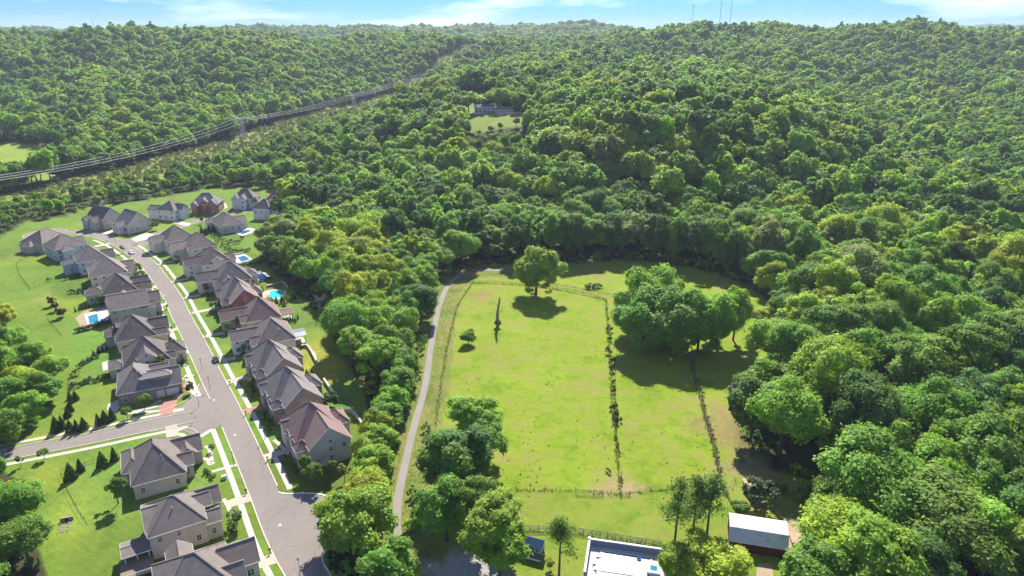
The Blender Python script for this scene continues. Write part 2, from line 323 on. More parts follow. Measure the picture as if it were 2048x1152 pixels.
def groundmat():
    m, n, p = newmat('ground_grass'); p.inputs['Roughness'].default_value = .9; p.inputs['Specular IOR Level'].default_value = .1
    L = n.links.new; nd = n.nodes.new
    a = nd('ShaderNodeAttribute'); a.attribute_name = 'zone'; lw = nd('ShaderNodeAttribute'); lw.attribute_name = 'lawnw'; g = nd('ShaderNodeNewGeometry')
    def noise(sc, det=5, ro=.6, off=0):
        t = nd('ShaderNodeTexNoise'); t.inputs['Scale'].default_value = sc; t.inputs['Detail'].default_value = det; t.inputs['Roughness'].default_value = ro
        L(g.outputs['Position'], t.inputs['Vector']); return t
    def ramp(src, lo, hi):
        r = nd('ShaderNodeMapRange'); r.inputs['From Min'].default_value = lo; r.inputs['From Max'].default_value = hi; L(src, r.inputs['Value']); return r
    n1 = noise(.035, 6, .65); n2 = noise(.45, 5, .7); n3 = noise(2.6, 3, .6); n4 = noise(.09, 6, .75)
    sm = nd('ShaderNodeMath'); sm.operation = 'MULTIPLY_ADD'; sm.inputs[1].default_value = .45; L(n1.outputs['Fac'], sm.inputs[0])
    s2 = nd('ShaderNodeMath'); s2.operation = 'MULTIPLY_ADD'; s2.inputs[1].default_value = .55; L(n2.outputs['Fac'], s2.inputs[0]); L(sm.outputs[0], s2.inputs[2])
    s3 = nd('ShaderNodeMath'); s3.operation = 'MULTIPLY_ADD'; s3.inputs[1].default_value = .5; L(n3.outputs['Fac'], s3.inputs[0]); L(s2.outputs[0], s3.inputs[2]); sm.inputs[2].default_value = -.25
    v = ramp(s3.outputs[0], .15, .85); v.inputs['To Min'].default_value = .52; v.inputs['To Max'].default_value = 1.4
    sc = nd('ShaderNodeVectorMath'); sc.operation = 'SCALE'; L(a.outputs['Color'], sc.inputs[0]); L(v.outputs[0], sc.inputs['Scale'])
    # dry straw patches and greener patches
    dr = ramp(n4.outputs['Fac'], .47, .64); dm = nd('ShaderNodeMath'); dm.operation = 'MULTIPLY'; L(dr.outputs[0], dm.inputs[0]); L(a.outputs['Alpha'], dm.inputs[1])
    m1 = nd('ShaderNodeMixRGB'); m1.inputs[2].default_value = (.25, .215, .07, 1); L(dm.outputs[0], m1.inputs[0]); L(sc.outputs[0], m1.inputs[1])
    gr = ramp(n4.outputs['Fac'], .48, .30); gm = nd('ShaderNodeMath'); gm.operation = 'MULTIPLY'; gm.inputs[1].default_value = .95; L(gr.outputs[0], gm.inputs[0])
    hs2 = nd('ShaderNodeHueSaturation'); hs2.inputs['Hue'].default_value = .535; hs2.inputs['Value'].default_value = .72; L(m1.outputs[0], hs2.inputs['Color'])
    m2 = nd('ShaderNodeMixRGB'); L(gm.outputs[0], m2.inputs[0]); L(m1.outputs[0], m2.inputs[1]); L(hs2.outputs[0], m2.inputs[2])
    # mowing bands on the lawns
    wv = nd('ShaderNodeTexWave'); wv.inputs['Scale'].default_value = .16; wv.inputs['Distortion'].default_value = 1.2; wv.inputs['Detail'].default_value = 1
    mpn = nd('ShaderNodeMapping'); mpn.inputs['Rotation'].default_value = (0, 0, R(-58)); L(g.outputs['Position'], mpn.inputs['Vector']); L(mpn.outputs[0], wv.inputs['Vector'])
    wr = ramp(wv.outputs['Fac'], 0, 1); wr.inputs['To Min'].default_value = .955; wr.inputs['To Max'].default_value = 1.03
    wl = nd('ShaderNodeMix'); wl.data_type = 'FLOAT'; L(lw.outputs['Fac'], wl.inputs[0]); wl.inputs[2].default_value = 1.0; L(wr.outputs[0], wl.inputs[3])
    s4 = nd('ShaderNodeVectorMath'); s4.operation = 'SCALE'; L(m2.outputs[0], s4.inputs[0]); L(wl.outputs[0], s4.inputs['Scale'])
    L(s4.outputs[0], p.inputs['Base Color'])
    bp = nd('ShaderNodeBump'); bp.inputs['Strength'].default_value = .6; bp.inputs['Distance'].default_value = .35
    ad = nd('ShaderNodeMath'); ad.operation = 'ADD'; L(n2.outputs['Fac'], ad.inputs[0]); L(n3.outputs['Fac'], ad.inputs[1]); L(ad.outputs[0], bp.inputs['Height']); L(bp.outputs[0], p.inputs['Normal'])
    return m
me.materials.append(groundmat())
for pl in me.polygons: break
me.polygons.foreach_set('use_smooth', np.ones(len(me.polygons), bool))
go = link('ground', me); go['kind'] = 'structure'

# ------------------------------------------------------------------ streets, kerbs, pavements, path
street = smooth_line([(-294, 416), (-275, 417), (-257, 409), (-236, 393), (-218, 375), (-199, 354), (-181, 330), (-164, 306.5), (-149, 283), (-134.5, 261), (-121, 240), (-109.5, 222), (-99, 206), (-88, 188.4), (-80, 175.5), (-72.7, 163.6), (-66, 152.5), (-60, 142.5), (-53, 132), (-45, 121.5), (-36, 110), (-25, 97)], 4)
HW = 3.65
def edge_cull(line, keep):
    out = []; cur = []
    for p in line:
        if keep(p): cur.append(p)
        else:
            if len(cur) > 1: out.append(cur)
            cur = []
    if len(cur) > 1: out.append(cur)
    return out
side = smooth_line([(-96.5, 203.2), (-108, 196), (-119, 190.6), (-132, 184.2), (-150, 176.5), (-166, 169.8), (-176, 165.8)], 5)
lane = smooth_line([(-232, 389), (-226, 405), (-219, 424), (-211, 445), (-200, 462), (-186, 474)], 5)
ZR = 0.03
strip('street', street, -HW, HW, ZR, M['asphalt'])
strip('side_street', side, -3.5, 3.5, ZR - .006, M['asphalt'])
strip('close_lane', lane, -3.4, 3.4, ZR - .012, M['asphalt'])
def disc(name, cx, cy_, r, z, mat, n=36, squash=1.0):
    return sheet(name, [(cx + r * math.cos(t), cy_ + r * squash * math.sin(t)) for t in np.linspace(0, 2 * math.pi, n, endpoint=False)], z, mat)
disc('turning_circle_west', -294, 414, 11.5, ZR + .006, M['asphalt'])
BULB = GL([(556, 986), (575, 989), (600, 988), (625, 988), (645, 991), (662, 997), (675, 1006), (690, 1025), (695, 1050), (685, 1075), (662, 1090), (648, 1104), (643, 1118), (650, 1136), (666, 1160), (600, 1190), (540, 1060), (520, 1010)])
sheet('turning_circle_south', BULB, ZR + .006, M['asphalt'])
disc('turning_circle_north', -181, 478, 10.5, ZR + .006, M['asphalt'])
# corner flares at the junctions
sheet('corner_flare', [(-112.8, 219.5), (-111.5, 212), (-113, 203), (-120, 196), (-128, 190), (-110, 192), (-100, 206)], ZR - .018, M['asphalt'])
sheet('corner_flare', [(-114, 190), (-106, 189), (-98.5, 184), (-94.6, 192), (-98, 200), (-108, 198)], ZR - .024, M['asphalt'])
sheet('corner_flare', [(-242, 402), (-233, 404), (-230, 412), (-224, 408), (-226, 394), (-232, 389)], ZR - .018, M['asphalt'])
sheet('corner_flare', [(-215, 379), (-218, 390), (-220, 400), (-226, 398), (-222, 384)], ZR - .024, M['asphalt'])
M['kerb'] = surf('kerb', (.50, .44, .35), .85, .1, 3)
def dist_to(line): return lambda p: float(segdist(np.array([p[0]]), np.array([p[1]]), line)[0])
ds, dl, dm_ = dist_to(side), dist_to(lane), dist_to(street)
inb = lambda p: bool(inpoly([p[0]], [p[1]], BULB)[0])
for nm, d, bad in (('kerb', -HW, lambda p: ds(p) < 7.6 or math.hypot(p[0] + 294, p[1] - 414) < 12), ('kerb', HW, lambda p: dl(p) < 6.5 or inb(p) or math.hypot(p[0] + 294, p[1] - 414) < 12 or p[1] < 158)):
    for seg in edge_cull(offset(street, -d if False else d), lambda p: not bad(p)):
        strip(nm, seg, -.02 if d > 0 else .02, .32 if d > 0 else -.32, .13, M['kerb'], 0.0)
for d in (3.5, -3.5):
    for seg in edge_cull(offset(side, d), lambda p: dm_(p) > 8.5): strip('kerb', seg, 0, .3 * (1 if d > 0 else -1), .13, M['kerb'], 0.0)
for d in (3.4, -3.4):
    for seg in edge_cull(offset(lane, d), lambda p: dm_(p) > 8 and math.hypot(p[0] + 181, p[1] - 478) > 10.4): strip('kerb', seg, 0, .3 * (1 if d > 0 else -1), .13, M['kerb'], 0.0)
def arc(cx, cy_, r, a0, a1, n=24): return [(cx + r * math.cos(R(t)), cy_ + r * math.sin(R(t))) for t in np.linspace(a0, a1, n)]
strip('kerb', arc(-294, 414, 11.5, 28, 315), 0, -.35, .13, M['kerb'], 0.0)
strip('kerb', arc(-181, 478, 10.5, -95, 195), 0, -.35, .13, M['kerb'], 0.0)
strip('kerb', smooth_line([G(*p) for p in [(556, 986), (575, 989), (600, 988), (625, 988), (645, 991), (662, 997), (675, 1006), (690, 1025), (695, 1050)]], 4), 0, .4, .14, M['white'], 0.0)
strip('kerb', smooth_line([G(*p) for p in [(685, 1075), (662, 1090), (648, 1104), (643, 1118), (650, 1136), (666, 1160)]], 4), 0, .4, .14, M['white'], 0.0)
# corner kerbs
strip('kerb', smooth_line([(-113.2, 219.2), (-112.2, 213), (-113.5, 205.5), (-119.5, 199.5), (-127, 194.8)], 5), 0, -.3, .13, M['kerb'], 0.0)
strip('kerb', smooth_line([(-115.5, 187.8), (-107, 190.2), (-101, 188.2), (-97.2, 182.5)], 5), 0, -.3, .13, M['kerb'], 0.0)
# pavements: 2.2 m of verge between kerb and walk
ZW = .05
left_walk = offset(street, -HW - 2.9)
right_walk = offset(street, HW + 2.9)
def clear(line, bad): return edge_cull(line, lambda p: not bad(p))
for seg in clear(left_walk, lambda p: ds(p) < 9.5 or p[1] > 402): strip('pavement', seg, -.75, .75, ZW, M['concrete'], 0.0)
for seg in clear(right_walk, lambda p: dl(p) < 6.6 or p[1] < 158 or p[1] > 405): strip('pavement', seg, -.75, .75, ZW, M['concrete'], 0.0)
for d in (6.2, -6.2):
    for seg in clear(offset(side, d), lambda p: dm_(p) < 12.5): strip('pavement', seg, -.75, .75, ZW, M['concrete'], 0.0)
strip('pavement', smooth_line([left_walk[[i for i, p in enumerate(left_walk) if ds(p) > 9.5 and p[1] > 200][-1]], (-117, 215.2), (-117.6, 208.5), (-121.5, 203.2), (-128.5, 199.2), offset(side, -6.2)[[i for i, p in enumerate(offset(side, -6.2)) if dm_(p) > 12.5][0]]], 6), -.75, .75, ZW + .004, M['concrete'], 0.0)
strip('pavement', smooth_line([offset(side, 6.2)[[i for i, p in enumerate(offset(side, 6.2)) if dm_(p) > 12.5][0]], (-109, 186.6), (-104.3, 185.8), (-100.6, 181.8), left_walk[[i for i, p in enumerate(left_walk) if ds(p) > 9.5 and p[1] < 195][0]]], 6), -.75, .75, ZW + .004, M['concrete'], 0.0)
strip('footpath', PATHL, -1.15, 1.15, .03, M['path'])

# ------------------------------------------------------------------ trees
def cards(pos, nrm, size, rg):
    n = len(pos); t = rg.normal(size=(n, 3)); nrm = nrm / (np.linalg.norm(nrm, axis=1, keepdims=True) + 1e-9)
    a = np.cross(nrm, t); a /= np.linalg.norm(a, axis=1, keepdims=True) + 1e-9; b = np.cross(nrm, a)
    s = size[:, None]; k = rg.uniform(.55, .9, (n, 1)); c = rg.uniform(-.25, .25, (n, 1)) * s
    v0 = pos + a * s * .62; v1 = pos + b * s * .5 * k + nrm * c; v2 = pos - a * s * .55; v3 = pos - b * s * .5 * k + nrm * c
    V = np.stack([v0, v1, v2, v3], 1).reshape(-1, 3); Q = np.arange(4 * n).reshape(-1, 4); return V, Q
def crown_np(seed, rx, rz, cz, nl, nc, cs, lr=(.17, .34), flat=0.0, low=-.55, inner=.12, rag=.26):
    rg = np.random.default_rng(seed); L = []; ph = rg.uniform(0, 6.28, 3)
    while len(L) < nl:
        d = rg.normal(size=3); d /= np.linalg.norm(d)
        if d[2] < low: continue
        f = rg.uniform(.5, .82) if rg.random() > .2 else rg.uniform(.1, .4)
        az = math.atan2(d[1], d[0]); f *= 1 + .20 * math.sin(2 * az + ph[0]) + .14 * math.sin(3 * az + ph[1]) + .10 * math.sin(4 * d[2] + az + ph[2])
        c = d * np.array([rx, rx, rz]) * f
        if flat and c[2] < 0: c[2] *= 1 - flat
        L.append((*c, rx * rg.uniform(*lr) * (1 - .25 * max(0, -d[2]))))
    L = np.array(L); m = int(nc * 1.9)
    w_ = L[:, 3] ** 2; li = rg.choice(nl, m, p=w_ / w_.sum()); d = rg.normal(size=(m, 3)); d /= np.linalg.norm(d, axis=1, keepdims=True)
    lc = L[li, :3]; od = lc / (np.linalg.norm(lc, axis=1, keepdims=True) + 1e-6)
    k = (d * od).sum(1) < -.25; d[k] *= -1
    rr = rg.uniform(.78, 1.0, m) + (rg.random(m) < .22) * rg.uniform(0, rag * 2, m)
    pos = lc + d * (L[li, 3] * rr)[:, None] * np.array([1, 1, .85])
    ins = np.zeros(m, bool)
    for q in L: ins |= ((((pos - q[:3]) / np.array([1, 1, .85])) ** 2).sum(1) < (q[3] * .74) ** 2)
    keep = np.where(~ins | (rg.random(m) < inner))[0][:nc]
    pos = pos[keep]; d = d[keep]; nrm = d * .75 + rg.normal(size=d.shape) * .42 + np.array([0, 0, .75])
    sz = cs * np.clip(np.exp(rg.normal(size=len(pos)) * .38), .4, 2.2)
    pos = pos + np.array([0, 0, cz])
    V, Q = cards(pos, nrm, sz, rg)
    # each lobe a little lighter or darker, each leaf clump too
    lv = rg.uniform(.3, .7, nl)[li[keep]]; rnd = np.clip(lv + rg.normal(size=len(pos)) * .17, 0, 1)
    return V, Q, rnd, L
def trunk_mb(L, cz, h0, r0, seed, nb=7):
    rg = random.Random(seed); m = MB(); top = cz - .05 * h0; pts = [(0, 0, -.4)]
    for i in range(1, 5):
        t = i / 4; pts.append((rg.uniform(-.25, .25) * t * r0 * 4, rg.uniform(-.25, .25) * t * r0 * 4, top * t))
    for i in range(4): m.cyl(pts[i], pts[i + 1], r0 * (1.15 - .2 * i), r0 * (1.15 - .2 * (i + 1)), 7)
    order = sorted(range(len(L)), key=lambda i: rg.random())[:nb]
    for i in order:
        q = L[i]; t = rg.uniform(.45, .95); b = np.array(pts[-1]) * t; e = np.array([q[0] * .9, q[1] * .9, q[2] + cz - q[3] * .2]); mid = (b + e) / 2 + np.array([0, 0, -.06 * h0 * .3])
        m.cyl(b, mid, r0 * .42, r0 * .28, 5); m.cyl(mid, e, r0 * .28, r0 * .1, 5)
    return m
SPEC = { # rx, rz, cz, lobes, trunk radius
 'oak': dict(rx=7.6, rz=6.6, cz=10.8, nl=60, r0=.42), 'full': dict(rx=7.0, rz=7.8, cz=8.2, nl=70, r0=.42, low=-.9), 'oval': dict(rx=5.9, rz=8.3, cz=10.6, nl=58, r0=.36),
 'spread': dict(rx=8.8, rz=5.4, cz=11.2, nl=60, r0=.45, flat=.4), 'tall': dict(rx=4.7, rz=9.0, cz=12.0, nl=54, r0=.34),
 'bushy': dict(rx=6.3, rz=6.2, cz=7.0, nl=58, r0=.34), 'open': dict(rx=7.0, rz=7.2, cz=11.5, nl=38, r0=.38, lr=(.15, .28)) }
def make_proto(kind, seed, nc, cs, detail=True):
    s = dict(SPEC[kind]); r0 = s.pop('r0'); V, Q, rnd, L = crown_np(seed, nc=nc, cs=cs, **s)
    cme = npmesh('crown', V, Q, [M['leaf']], rnd)
    tm = trunk_mb(L, s['cz'], s['cz'] + s['rz'], r0, seed, 9 if detail else 4)
    return cme, tm, (V, Q, rnd)
HI = []   # (kind, crown mesh, trunk mesh, radius, height)
for i, (kd, sd) in enumerate([('oak', 1), ('oval', 2), ('spread', 3), ('tall', 4), ('bushy', 5), ('open', 6), ('oak', 17), ('oval', 18), ('bushy', 19), ('spread', 20), ('full', 21), ('full', 22)]):
    cme, tm, _ = make_proto(kd, sd, 21000 if kd in ('oak', 'spread', 'full') else 17000, .43); tme = tm.mesh('trunk'); tme.materials.append(M['bark'])
    HI.append((kd, cme, tme, SPEC[kd]['rx'], SPEC[kd]['cz'] + SPEC[kd]['rz']))
KIND = {}
for i, h in enumerate(HI): KIND.setdefault(h[0], []).append(i)
def protocoll(name, specs, nc, cs):
    c = bpy.data.collections.new(name)
    for j, (kd, sd) in enumerate(specs):
        cme, tm, (V, Q, rnd) = make_proto(kd, sd, nc, cs, False)
        tv = np.array(tm.v); tq = [f for f in tm.f if len(f) == 4]
        V2 = np.r_[V, tv]; Q2 = np.r_[Q, np.array(tq) + len(V)]
        me_ = npmesh('wood_tree', V2, Q2, [M['leaf'], M['bark']], np.r_[rnd, np.full(len(tq), .5)], np.r_[np.zeros(len(Q), int), np.ones(len(tq), int)])
        bpy.data.meshes.remove(cme); o = bpy.data.objects.new('%s_%02d' % (name, j), me_); c.objects.link(o)
    return c
MIDS = [('oak', 31), ('oval', 32), ('spread', 33), ('bushy', 34), ('oak', 35), ('oval', 36), ('open', 37), ('bushy', 38)]
COLM = protocoll('wood_mid', MIDS, 4600, .88)
COLF = protocoll('wood_far', [('oak', 41), ('oval', 42), ('bushy', 43), ('oak', 44), ('bushy', 45)], 1700, 1.4)
def gn_scatter(name, pts, zs, scl, rot, tint, idx, coll, label, cat, z_sc=None):
    me_ = bpy.data.meshes.new(name); V = np.c_[pts, zs].astype(np.float32); me_.vertices.add(len(V)); me_.vertices.foreach_set('co', V.ravel())
    a = me_.attributes.new('tint', 'FLOAT_VECTOR', 'POINT'); a.data.foreach_set('vector', np.asarray(tint, np.float32).ravel())
    sv = np.c_[scl * rng.uniform(.82, 1.2, len(scl)), scl * rng.uniform(.82, 1.2, len(scl)), (scl if z_sc is None else z_sc) * rng.uniform(.85, 1.18, len(scl))]
    a = me_.attributes.new('scl', 'FLOAT_VECTOR', 'POINT'); a.data.foreach_set('vector', sv.astype(np.float32).ravel())
    a = me_.attributes.new('rot', 'FLOAT_VECTOR', 'POINT'); a.data.foreach_set('vector', np.c_[rng.normal(0, .09, len(V)), rng.normal(0, .09, len(V)), rot].astype(np.float32).ravel())
    a = me_.attributes.new('idx', 'INT', 'POINT'); a.data.foreach_set('value', np.asarray(idx, np.int32))
    o = link(name, me_); tag(o, label, cat, kind='stuff')
    ng = bpy.data.node_groups.new(name, 'GeometryNodeTree'); ng.interface.new_socket('Geometry', in_out='INPUT', socket_type='NodeSocketGeometry'); ng.interface.new_socket('Geometry', in_out='OUTPUT', socket_type='NodeSocketGeometry')
    nd = ng.nodes.new; gi = nd('NodeGroupInput'); gout = nd('NodeGroupOutput'); ip = nd('GeometryNodeInstanceOnPoints'); ci = nd('GeometryNodeCollectionInfo')
    ci.inputs[0].default_value = coll; ci.inputs['Separate Children'].default_value = True; ci.inputs['Reset Children'].default_value = True
    def na_(nm, ty):
        x = nd('GeometryNodeInputNamedAttribute'); x.data_type = ty; x.inputs[0].default_value = nm; return x.outputs[0]
    Lk = ng.links.new
    Lk(gi.outputs[0], ip.inputs['Points']); Lk(ci.outputs[0], ip.inputs['Instance']); ip.inputs['Pick Instance'].default_value = True
    Lk(na_('idx', 'INT'), ip.inputs['Instance Index']); Lk(na_('rot', 'FLOAT_VECTOR'), ip.inputs['Rotation']); Lk(na_('scl', 'FLOAT_VECTOR'), ip.inputs['Scale']); Lk(ip.outputs[0], gout.inputs[0])
    md = o.modifiers.new('scatter', 'NODES'); md.node_group = ng
    return o
# crown colours as they grow: dark oak green, mid green, fresh green, yellow-green
TINTS = {'dark green': (.110, .220, .042), 'mid green': (.188, .335, .042), 'bright green': (.270, .425, .040), 'yellow-green': (.385, .465, .036), 'grey-green': (.270, .340, .105)}
TN = list(TINTS)
def tint_of(u):
    c = TN[int(np.searchsorted([.24, .55, .78, .93, 1.0], u))]; return c
def place_tree(name, label, cat, x, y, kind, scale, tint, group=None, z=0.0, zs=1.0, rz=None):
    i = random.choice(KIND[kind]); h = HI[i]; r = empty(name, (x, y, z), random.uniform(0, 6.28) if rz is None else rz)
    r.scale = (scale * random.uniform(.86, 1.16), scale * random.uniform(.86, 1.16), scale * zs); tag(r, label, cat, group)
    v = tuple(c * random.uniform(.92, 1.08) for c in (TINTS[tint] if isinstance(tint, str) else tint))
    a = link('trunk', h[2], None, r); b = link('crown', h[1], None, r); b['tint'] = v
    return r
HAND = []   # (x, y, radius) of trees placed one by one, so that the wood leaves them room
def T(px, py, rad, kind, tint, label, zs=1.0, h=None, cat='tree', name='tree'):
    """tree rooted at a pixel of the ground, crown radius in metres, height h"""
    x, y = G(px, py); hh = HI[KIND[kind][0]]; s = rad / hh[3]
    if h: zs = h / (hh[4] * s)
    HAND.append((x, y, rad)); return place_tree(name, label, cat, x, y, kind, s, tint, None, 0.0, zs)
# --- single trees of the pasture and the yards
T(1072, 589, 11.4, 'full', 'bright green', 'lone round green tree at the far edge of the pasture', h=24.5)
for a in [(1278, 655, 11, 'full', 'bright green', 'far left tree of the pasture clump, tallest behind the others', 27), (1285, 698, 11, 'full', 'mid green', 'broad mid green tree at the left front of the pasture clump', 26), (1345, 704, 12, 'full', 'mid green', 'round tree in the middle of the pasture clump', 27),
          (1395, 706, 9.5, 'full', 'mid green', 'tree beside the fence line at the clump\'s front centre', 27), (1432, 696, 9, 'full', 'bright green', 'second tree from the right in the pasture clump', 26), (1466, 680, 7.5, 'open', 'bright green', 'airy tree at the right end of the pasture clump', 25), (1325, 650, 10, 'full', 'bright green', 'tree at the back of the pasture clump', 27)]:
    T(*a[:6], h=a[6])
for i, (px, py, r_, kd, tn) in enumerate([(1108, 518, 8, 'oval', 'mid green'), (1146, 517, 9, 'full', 'dark green'), (1188, 514, 9, 'oval', 'mid green'), (1228, 512, 10, 'full', 'dark green'), (1272, 514, 9, 'oval', 'grey-green'), (1312, 518, 10, 'full', 'dark green'), (1352, 522, 9, 'full', 'mid green'), (1392, 530, 10, 'oval', 'dark green'), (1432, 538, 10, 'full', 'mid green'), (1470, 552, 9, 'full', 'dark green'), (1508, 568, 8, 'oval', 'bright green'), (1540, 590, 7, 'full', 'yellow-green')]):
    T(px, py, r_, kd, tn, '%s tall tree from the left in the row shading the far meadow' % ['first', 'second', 'third', 'fourth', 'fifth', 'sixth', 'seventh', 'eighth', 'ninth', 'tenth', 'eleventh', 'twelfth'][i], h=random.uniform(25, 29) if i < 10 else 17)
for i, (px, py, r_, kd, tn, h_) in enumerate([(15, 885, 6, 'full', 'mid green', 12), (52, 852, 6, 'full', 'bright green', 12), (90, 806, 6, 'full', 'mid green', 12), (104, 762, 5.5, 'full', 'bright green', 11), (60, 800, 6.5, 'full', 'yellow-green', 13), (20, 820, 7, 'full', 'mid green', 13), (70, 742, 6, 'full', 'bright green', 12), (25, 752, 6.5, 'full', 'mid green', 13), (30, 705, 6, 'full', 'bright green', 12), (-15, 700, 6.5, 'oval', 'mid green', 13)]):
    T(px, py, r_, kd, tn, '%s full tree of the left thicket, counted from its lower edge' % ['first', 'second', 'third', 'fourth', 'fifth', 'sixth', 'seventh', 'eighth', 'ninth', 'tenth'][i], h=h_)
T(937, 688, 3.1, 'bushy', 'mid green', 'small lone bush on the left of the pasture', h=6.0)
for a in [(915, 985, 8.5, 'oval', 'dark green', 'dark tree between footpath and pasture, second of its row', 21), (896, 1000, 7.6, 'oval', 'mid green', 'tree nearest the footpath in the row left of the pasture', 21), (948, 900, 9.0, 'open', 'bright green', 'broad airy tree at the top of the row left of the pasture', 19), (975, 950, 7.0, 'open', 'mid green', 'thin tree on the pasture side of the path-side row', 18),
          (894, 1082, 7.0, 'oval', 'mid green', 'tree in shade left of the gravel drive', 18), (985, 1120, 8.0, 'open', 'bright green', 'fresh green tree overhanging the gravel drive', 19), (945, 1075, 7.5, 'open', 'mid green', 'tree behind the gravel drive', 19), (1000, 1150, 6.0, 'oval', 'bright green', 'tree right of the gravel drive at the bottom edge', 15),
          (1422, 1168, 7.6, 'bushy', 'yellow-green', 'round yellow-green tree between pool terrace and barn', 11.5), (1355, 1160, 5.5, 'bushy', 'bright green', 'small leafy tree against the right end of the pool terrace', 10), (1632, 1190, 9, 'bushy', 'mid green', 'tree right of the barn at the bottom edge', 13), (1695, 1130, 10, 'spread', 'yellow-green', 'flat-topped yellow-green tree right of the wood pile', 16),
          (1720, 1045, 13.5, 'oak', 'mid green', 'great round tree at the edge of the right hand yard', 25), (1870, 1030, 9.5, 'oak', 'bright green', 'tree right behind the great round yard tree', 21), (1860, 1140, 13, 'oak', 'mid green', 'broad grey-green tree at the lower right', 23), (1960, 1155, 11, 'oval', 'bright green', 'bright tree at the lower right of the wood', 22), (1500, 880, 7.0, 'oval', 'dark green', 'dark tree at the wood corner beside the fenced strip', 22),
          (1570, 858, 7.5, 'open', 'mid green', 'airy tree with a visible trunk by the right yard', 21), (1612, 872, 7.0, 'open', 'bright green', 'thin tree above the shaded ground of the right yard', 20), (1525, 820, 7.0, 'oval', 'mid green', 'tree in the second row of the wood corner by the fence', 20), (1612, 690, 9.5, 'oval', 'yellow-green', 'tall yellow-green tree beside the pasture wedge', 23), (1652, 700, 9.5, 'oak', 'bright green', 'bright tree right of the tall yellow-green one', 21), (1572, 655, 6.5, 'oak', 'mid green', 'dark round tree at the pasture\'s upper right corner', 16), (1520, 650, 4.6, 'bushy', 'yellow-green', 'small yellow-green tree alone at the pasture\'s upper right corner', 8)]:
    T(*a[:6], h=a[6])
for a in [(722, 1100, 8.5, 'bushy', 'bright green', 'round bright tree nearest the turning circle', 16), (690, 1070, 6.5, 'oak', 'bright green', 'tree overhanging the turning circle', 13), (790, 1165, 6.0, 'bushy', 'yellow-green', 'yellow-green tree at the bottom between street and path', 8), (742, 1018, 6.0, 'oval', 'yellow-green', 'yellow-green tree above the turning circle', 14), (752, 975, 5.5, 'oval', 'bright green', 'tree left of the path beside the last house', 14), (728, 1045, 6.0, 'oak', 'yellow-green', 'tree behind the turning circle trees', 14), (762, 920, 5.2, 'oval', 'bright green', 'tall tree left of the path below the bend', 13), (776, 872, 5.6, 'oval', 'mid green', 'tree left of the path above the last house', 14), (800, 806, 6.2, 'oval', 'mid green', 'dark tree left of the path at mid pasture', 16), (765, 770, 8.0, 'open', 'bright green', 'tall airy tree behind the back gardens', 20), (720, 745, 7.5, 'open', 'bright green', 'tall thin tree nearest the back gardens', 20), (786, 842, 5.6, 'full', 'bright green', 'full tree on the path edge at mid height of the belt', 14), (758, 888, 5.2, 'full', 'yellow-green', 'yellow-green tree between last garden and path', 12), (744, 945, 5.2, 'full', 'bright green', 'full tree beside the last lawn', 12), (812, 770, 5.8, 'full', 'mid green', 'full tree at the path opposite the meadow tree group', 15), (742, 702, 8, 'full', 'bright green', 'full tree over the shaded back lawns', 19), (700, 668, 7.5, 'full', 'bright green', 'full tree behind the white sided house', 19), (790, 730, 8, 'full', 'mid green', 'full tree in the middle of the belt', 18)]:
    T(*a[:6], h=a[6])
# dead snag with ivy at its foot
def snag():
    x, y = G(995, 655); r = empty('dead_tree', (x, y, 0)); tag(r, 'bare dead trunk wrapped in ivy standing in the pasture', 'dead tree')
    m = MB(); pts = [(0, 0, -.3), (.2, 0, 3), (-.1, .1, 6), (.5, 0, 9.5), (.9, .1, 13.2), (1.3, 0, 14.4)]; rr = [.75, .62, .55, .45, .3, .1]
    for i in range(5): m.cyl(pts[i], pts[i + 1], rr[i], rr[i + 1], 8)
    for b, e in [((.1, 0, 5), (1.6, .3, 7.6)), ((.4, 0, 9), (-.7, .2, 11)), ((.2, 0, 7.2), (-1.2, -.3, 8.6)), ((.7, 0, 11.5), (1.9, 0, 12.6))]: m.cyl(b, e, .2, .06, 6)
    for b, e in [((.1, 0, 4), (-1.5, .2, 5.6)), ((.6, 0, 10.4), (1.8, .3, 11.2)), ((1.6, .3, 7.6), (2.3, .4, 9.3))]: m.cyl(b, e, .16, .05, 6)
    m.build('trunk', surf('weathered_snag', (.20, .165, .13), .9, .3, 3), r)
    V, Q, rnd, L = crown_np(77, 1.9, 2.6, 2.1, 10, 1200, .42); link('ivy', npmesh('ivy', V, Q, [M['leaf']], rnd), None, r)['tint'] = TINTS['dark green']
snag()
def bare(px, py, h_, label, seed):
    x, y = G(px, py); r = empty('dead_tree', (x, y, 0), seed); tag(r, label, 'dead tree'); rg = random.Random(seed); m = MB(); M.setdefault('deadwood', surf('dead_wood', (.34, .31, .28), .9, .2))
    def br(p, d, l, r_, n_):
        q = p + d * l; m.cyl(p, q, r_, r_ * .62, 5 if n_ < 3 else 4)
        if n_ < 4:
            for _ in range(3 if n_ < 3 else 2): e = d + np.array([rg.gauss(0, .5), rg.gauss(0, .5), rg.gauss(.1, .3)]); br(q - d * l * rg.uniform(0, .3), e / np.linalg.norm(e), l * rg.uniform(.5, .75), r_ * .6, n_ + 1)
    br(np.array([0., 0, -.3]), np.array([0., 0, 1]), h_ * .38, .3, 0); m.build('trunk', M['deadwood'], r)
for i, a in enumerate([(1700, 812, 17, 'bare grey tree among the leafy crowns of the right wood'), (1487, 812, 9, 'bare grey tree at the wood corner by the plank fence'), (1655, 835, 16, 'bare grey tree left of the other one in the right wood'), (1905, 700, 20, 'bare grey tree in the middle of the right wood'), (640, 632, 14, 'bare grey tree beside the gardens below the turquoise pool')]): bare(*a, 3 + i)
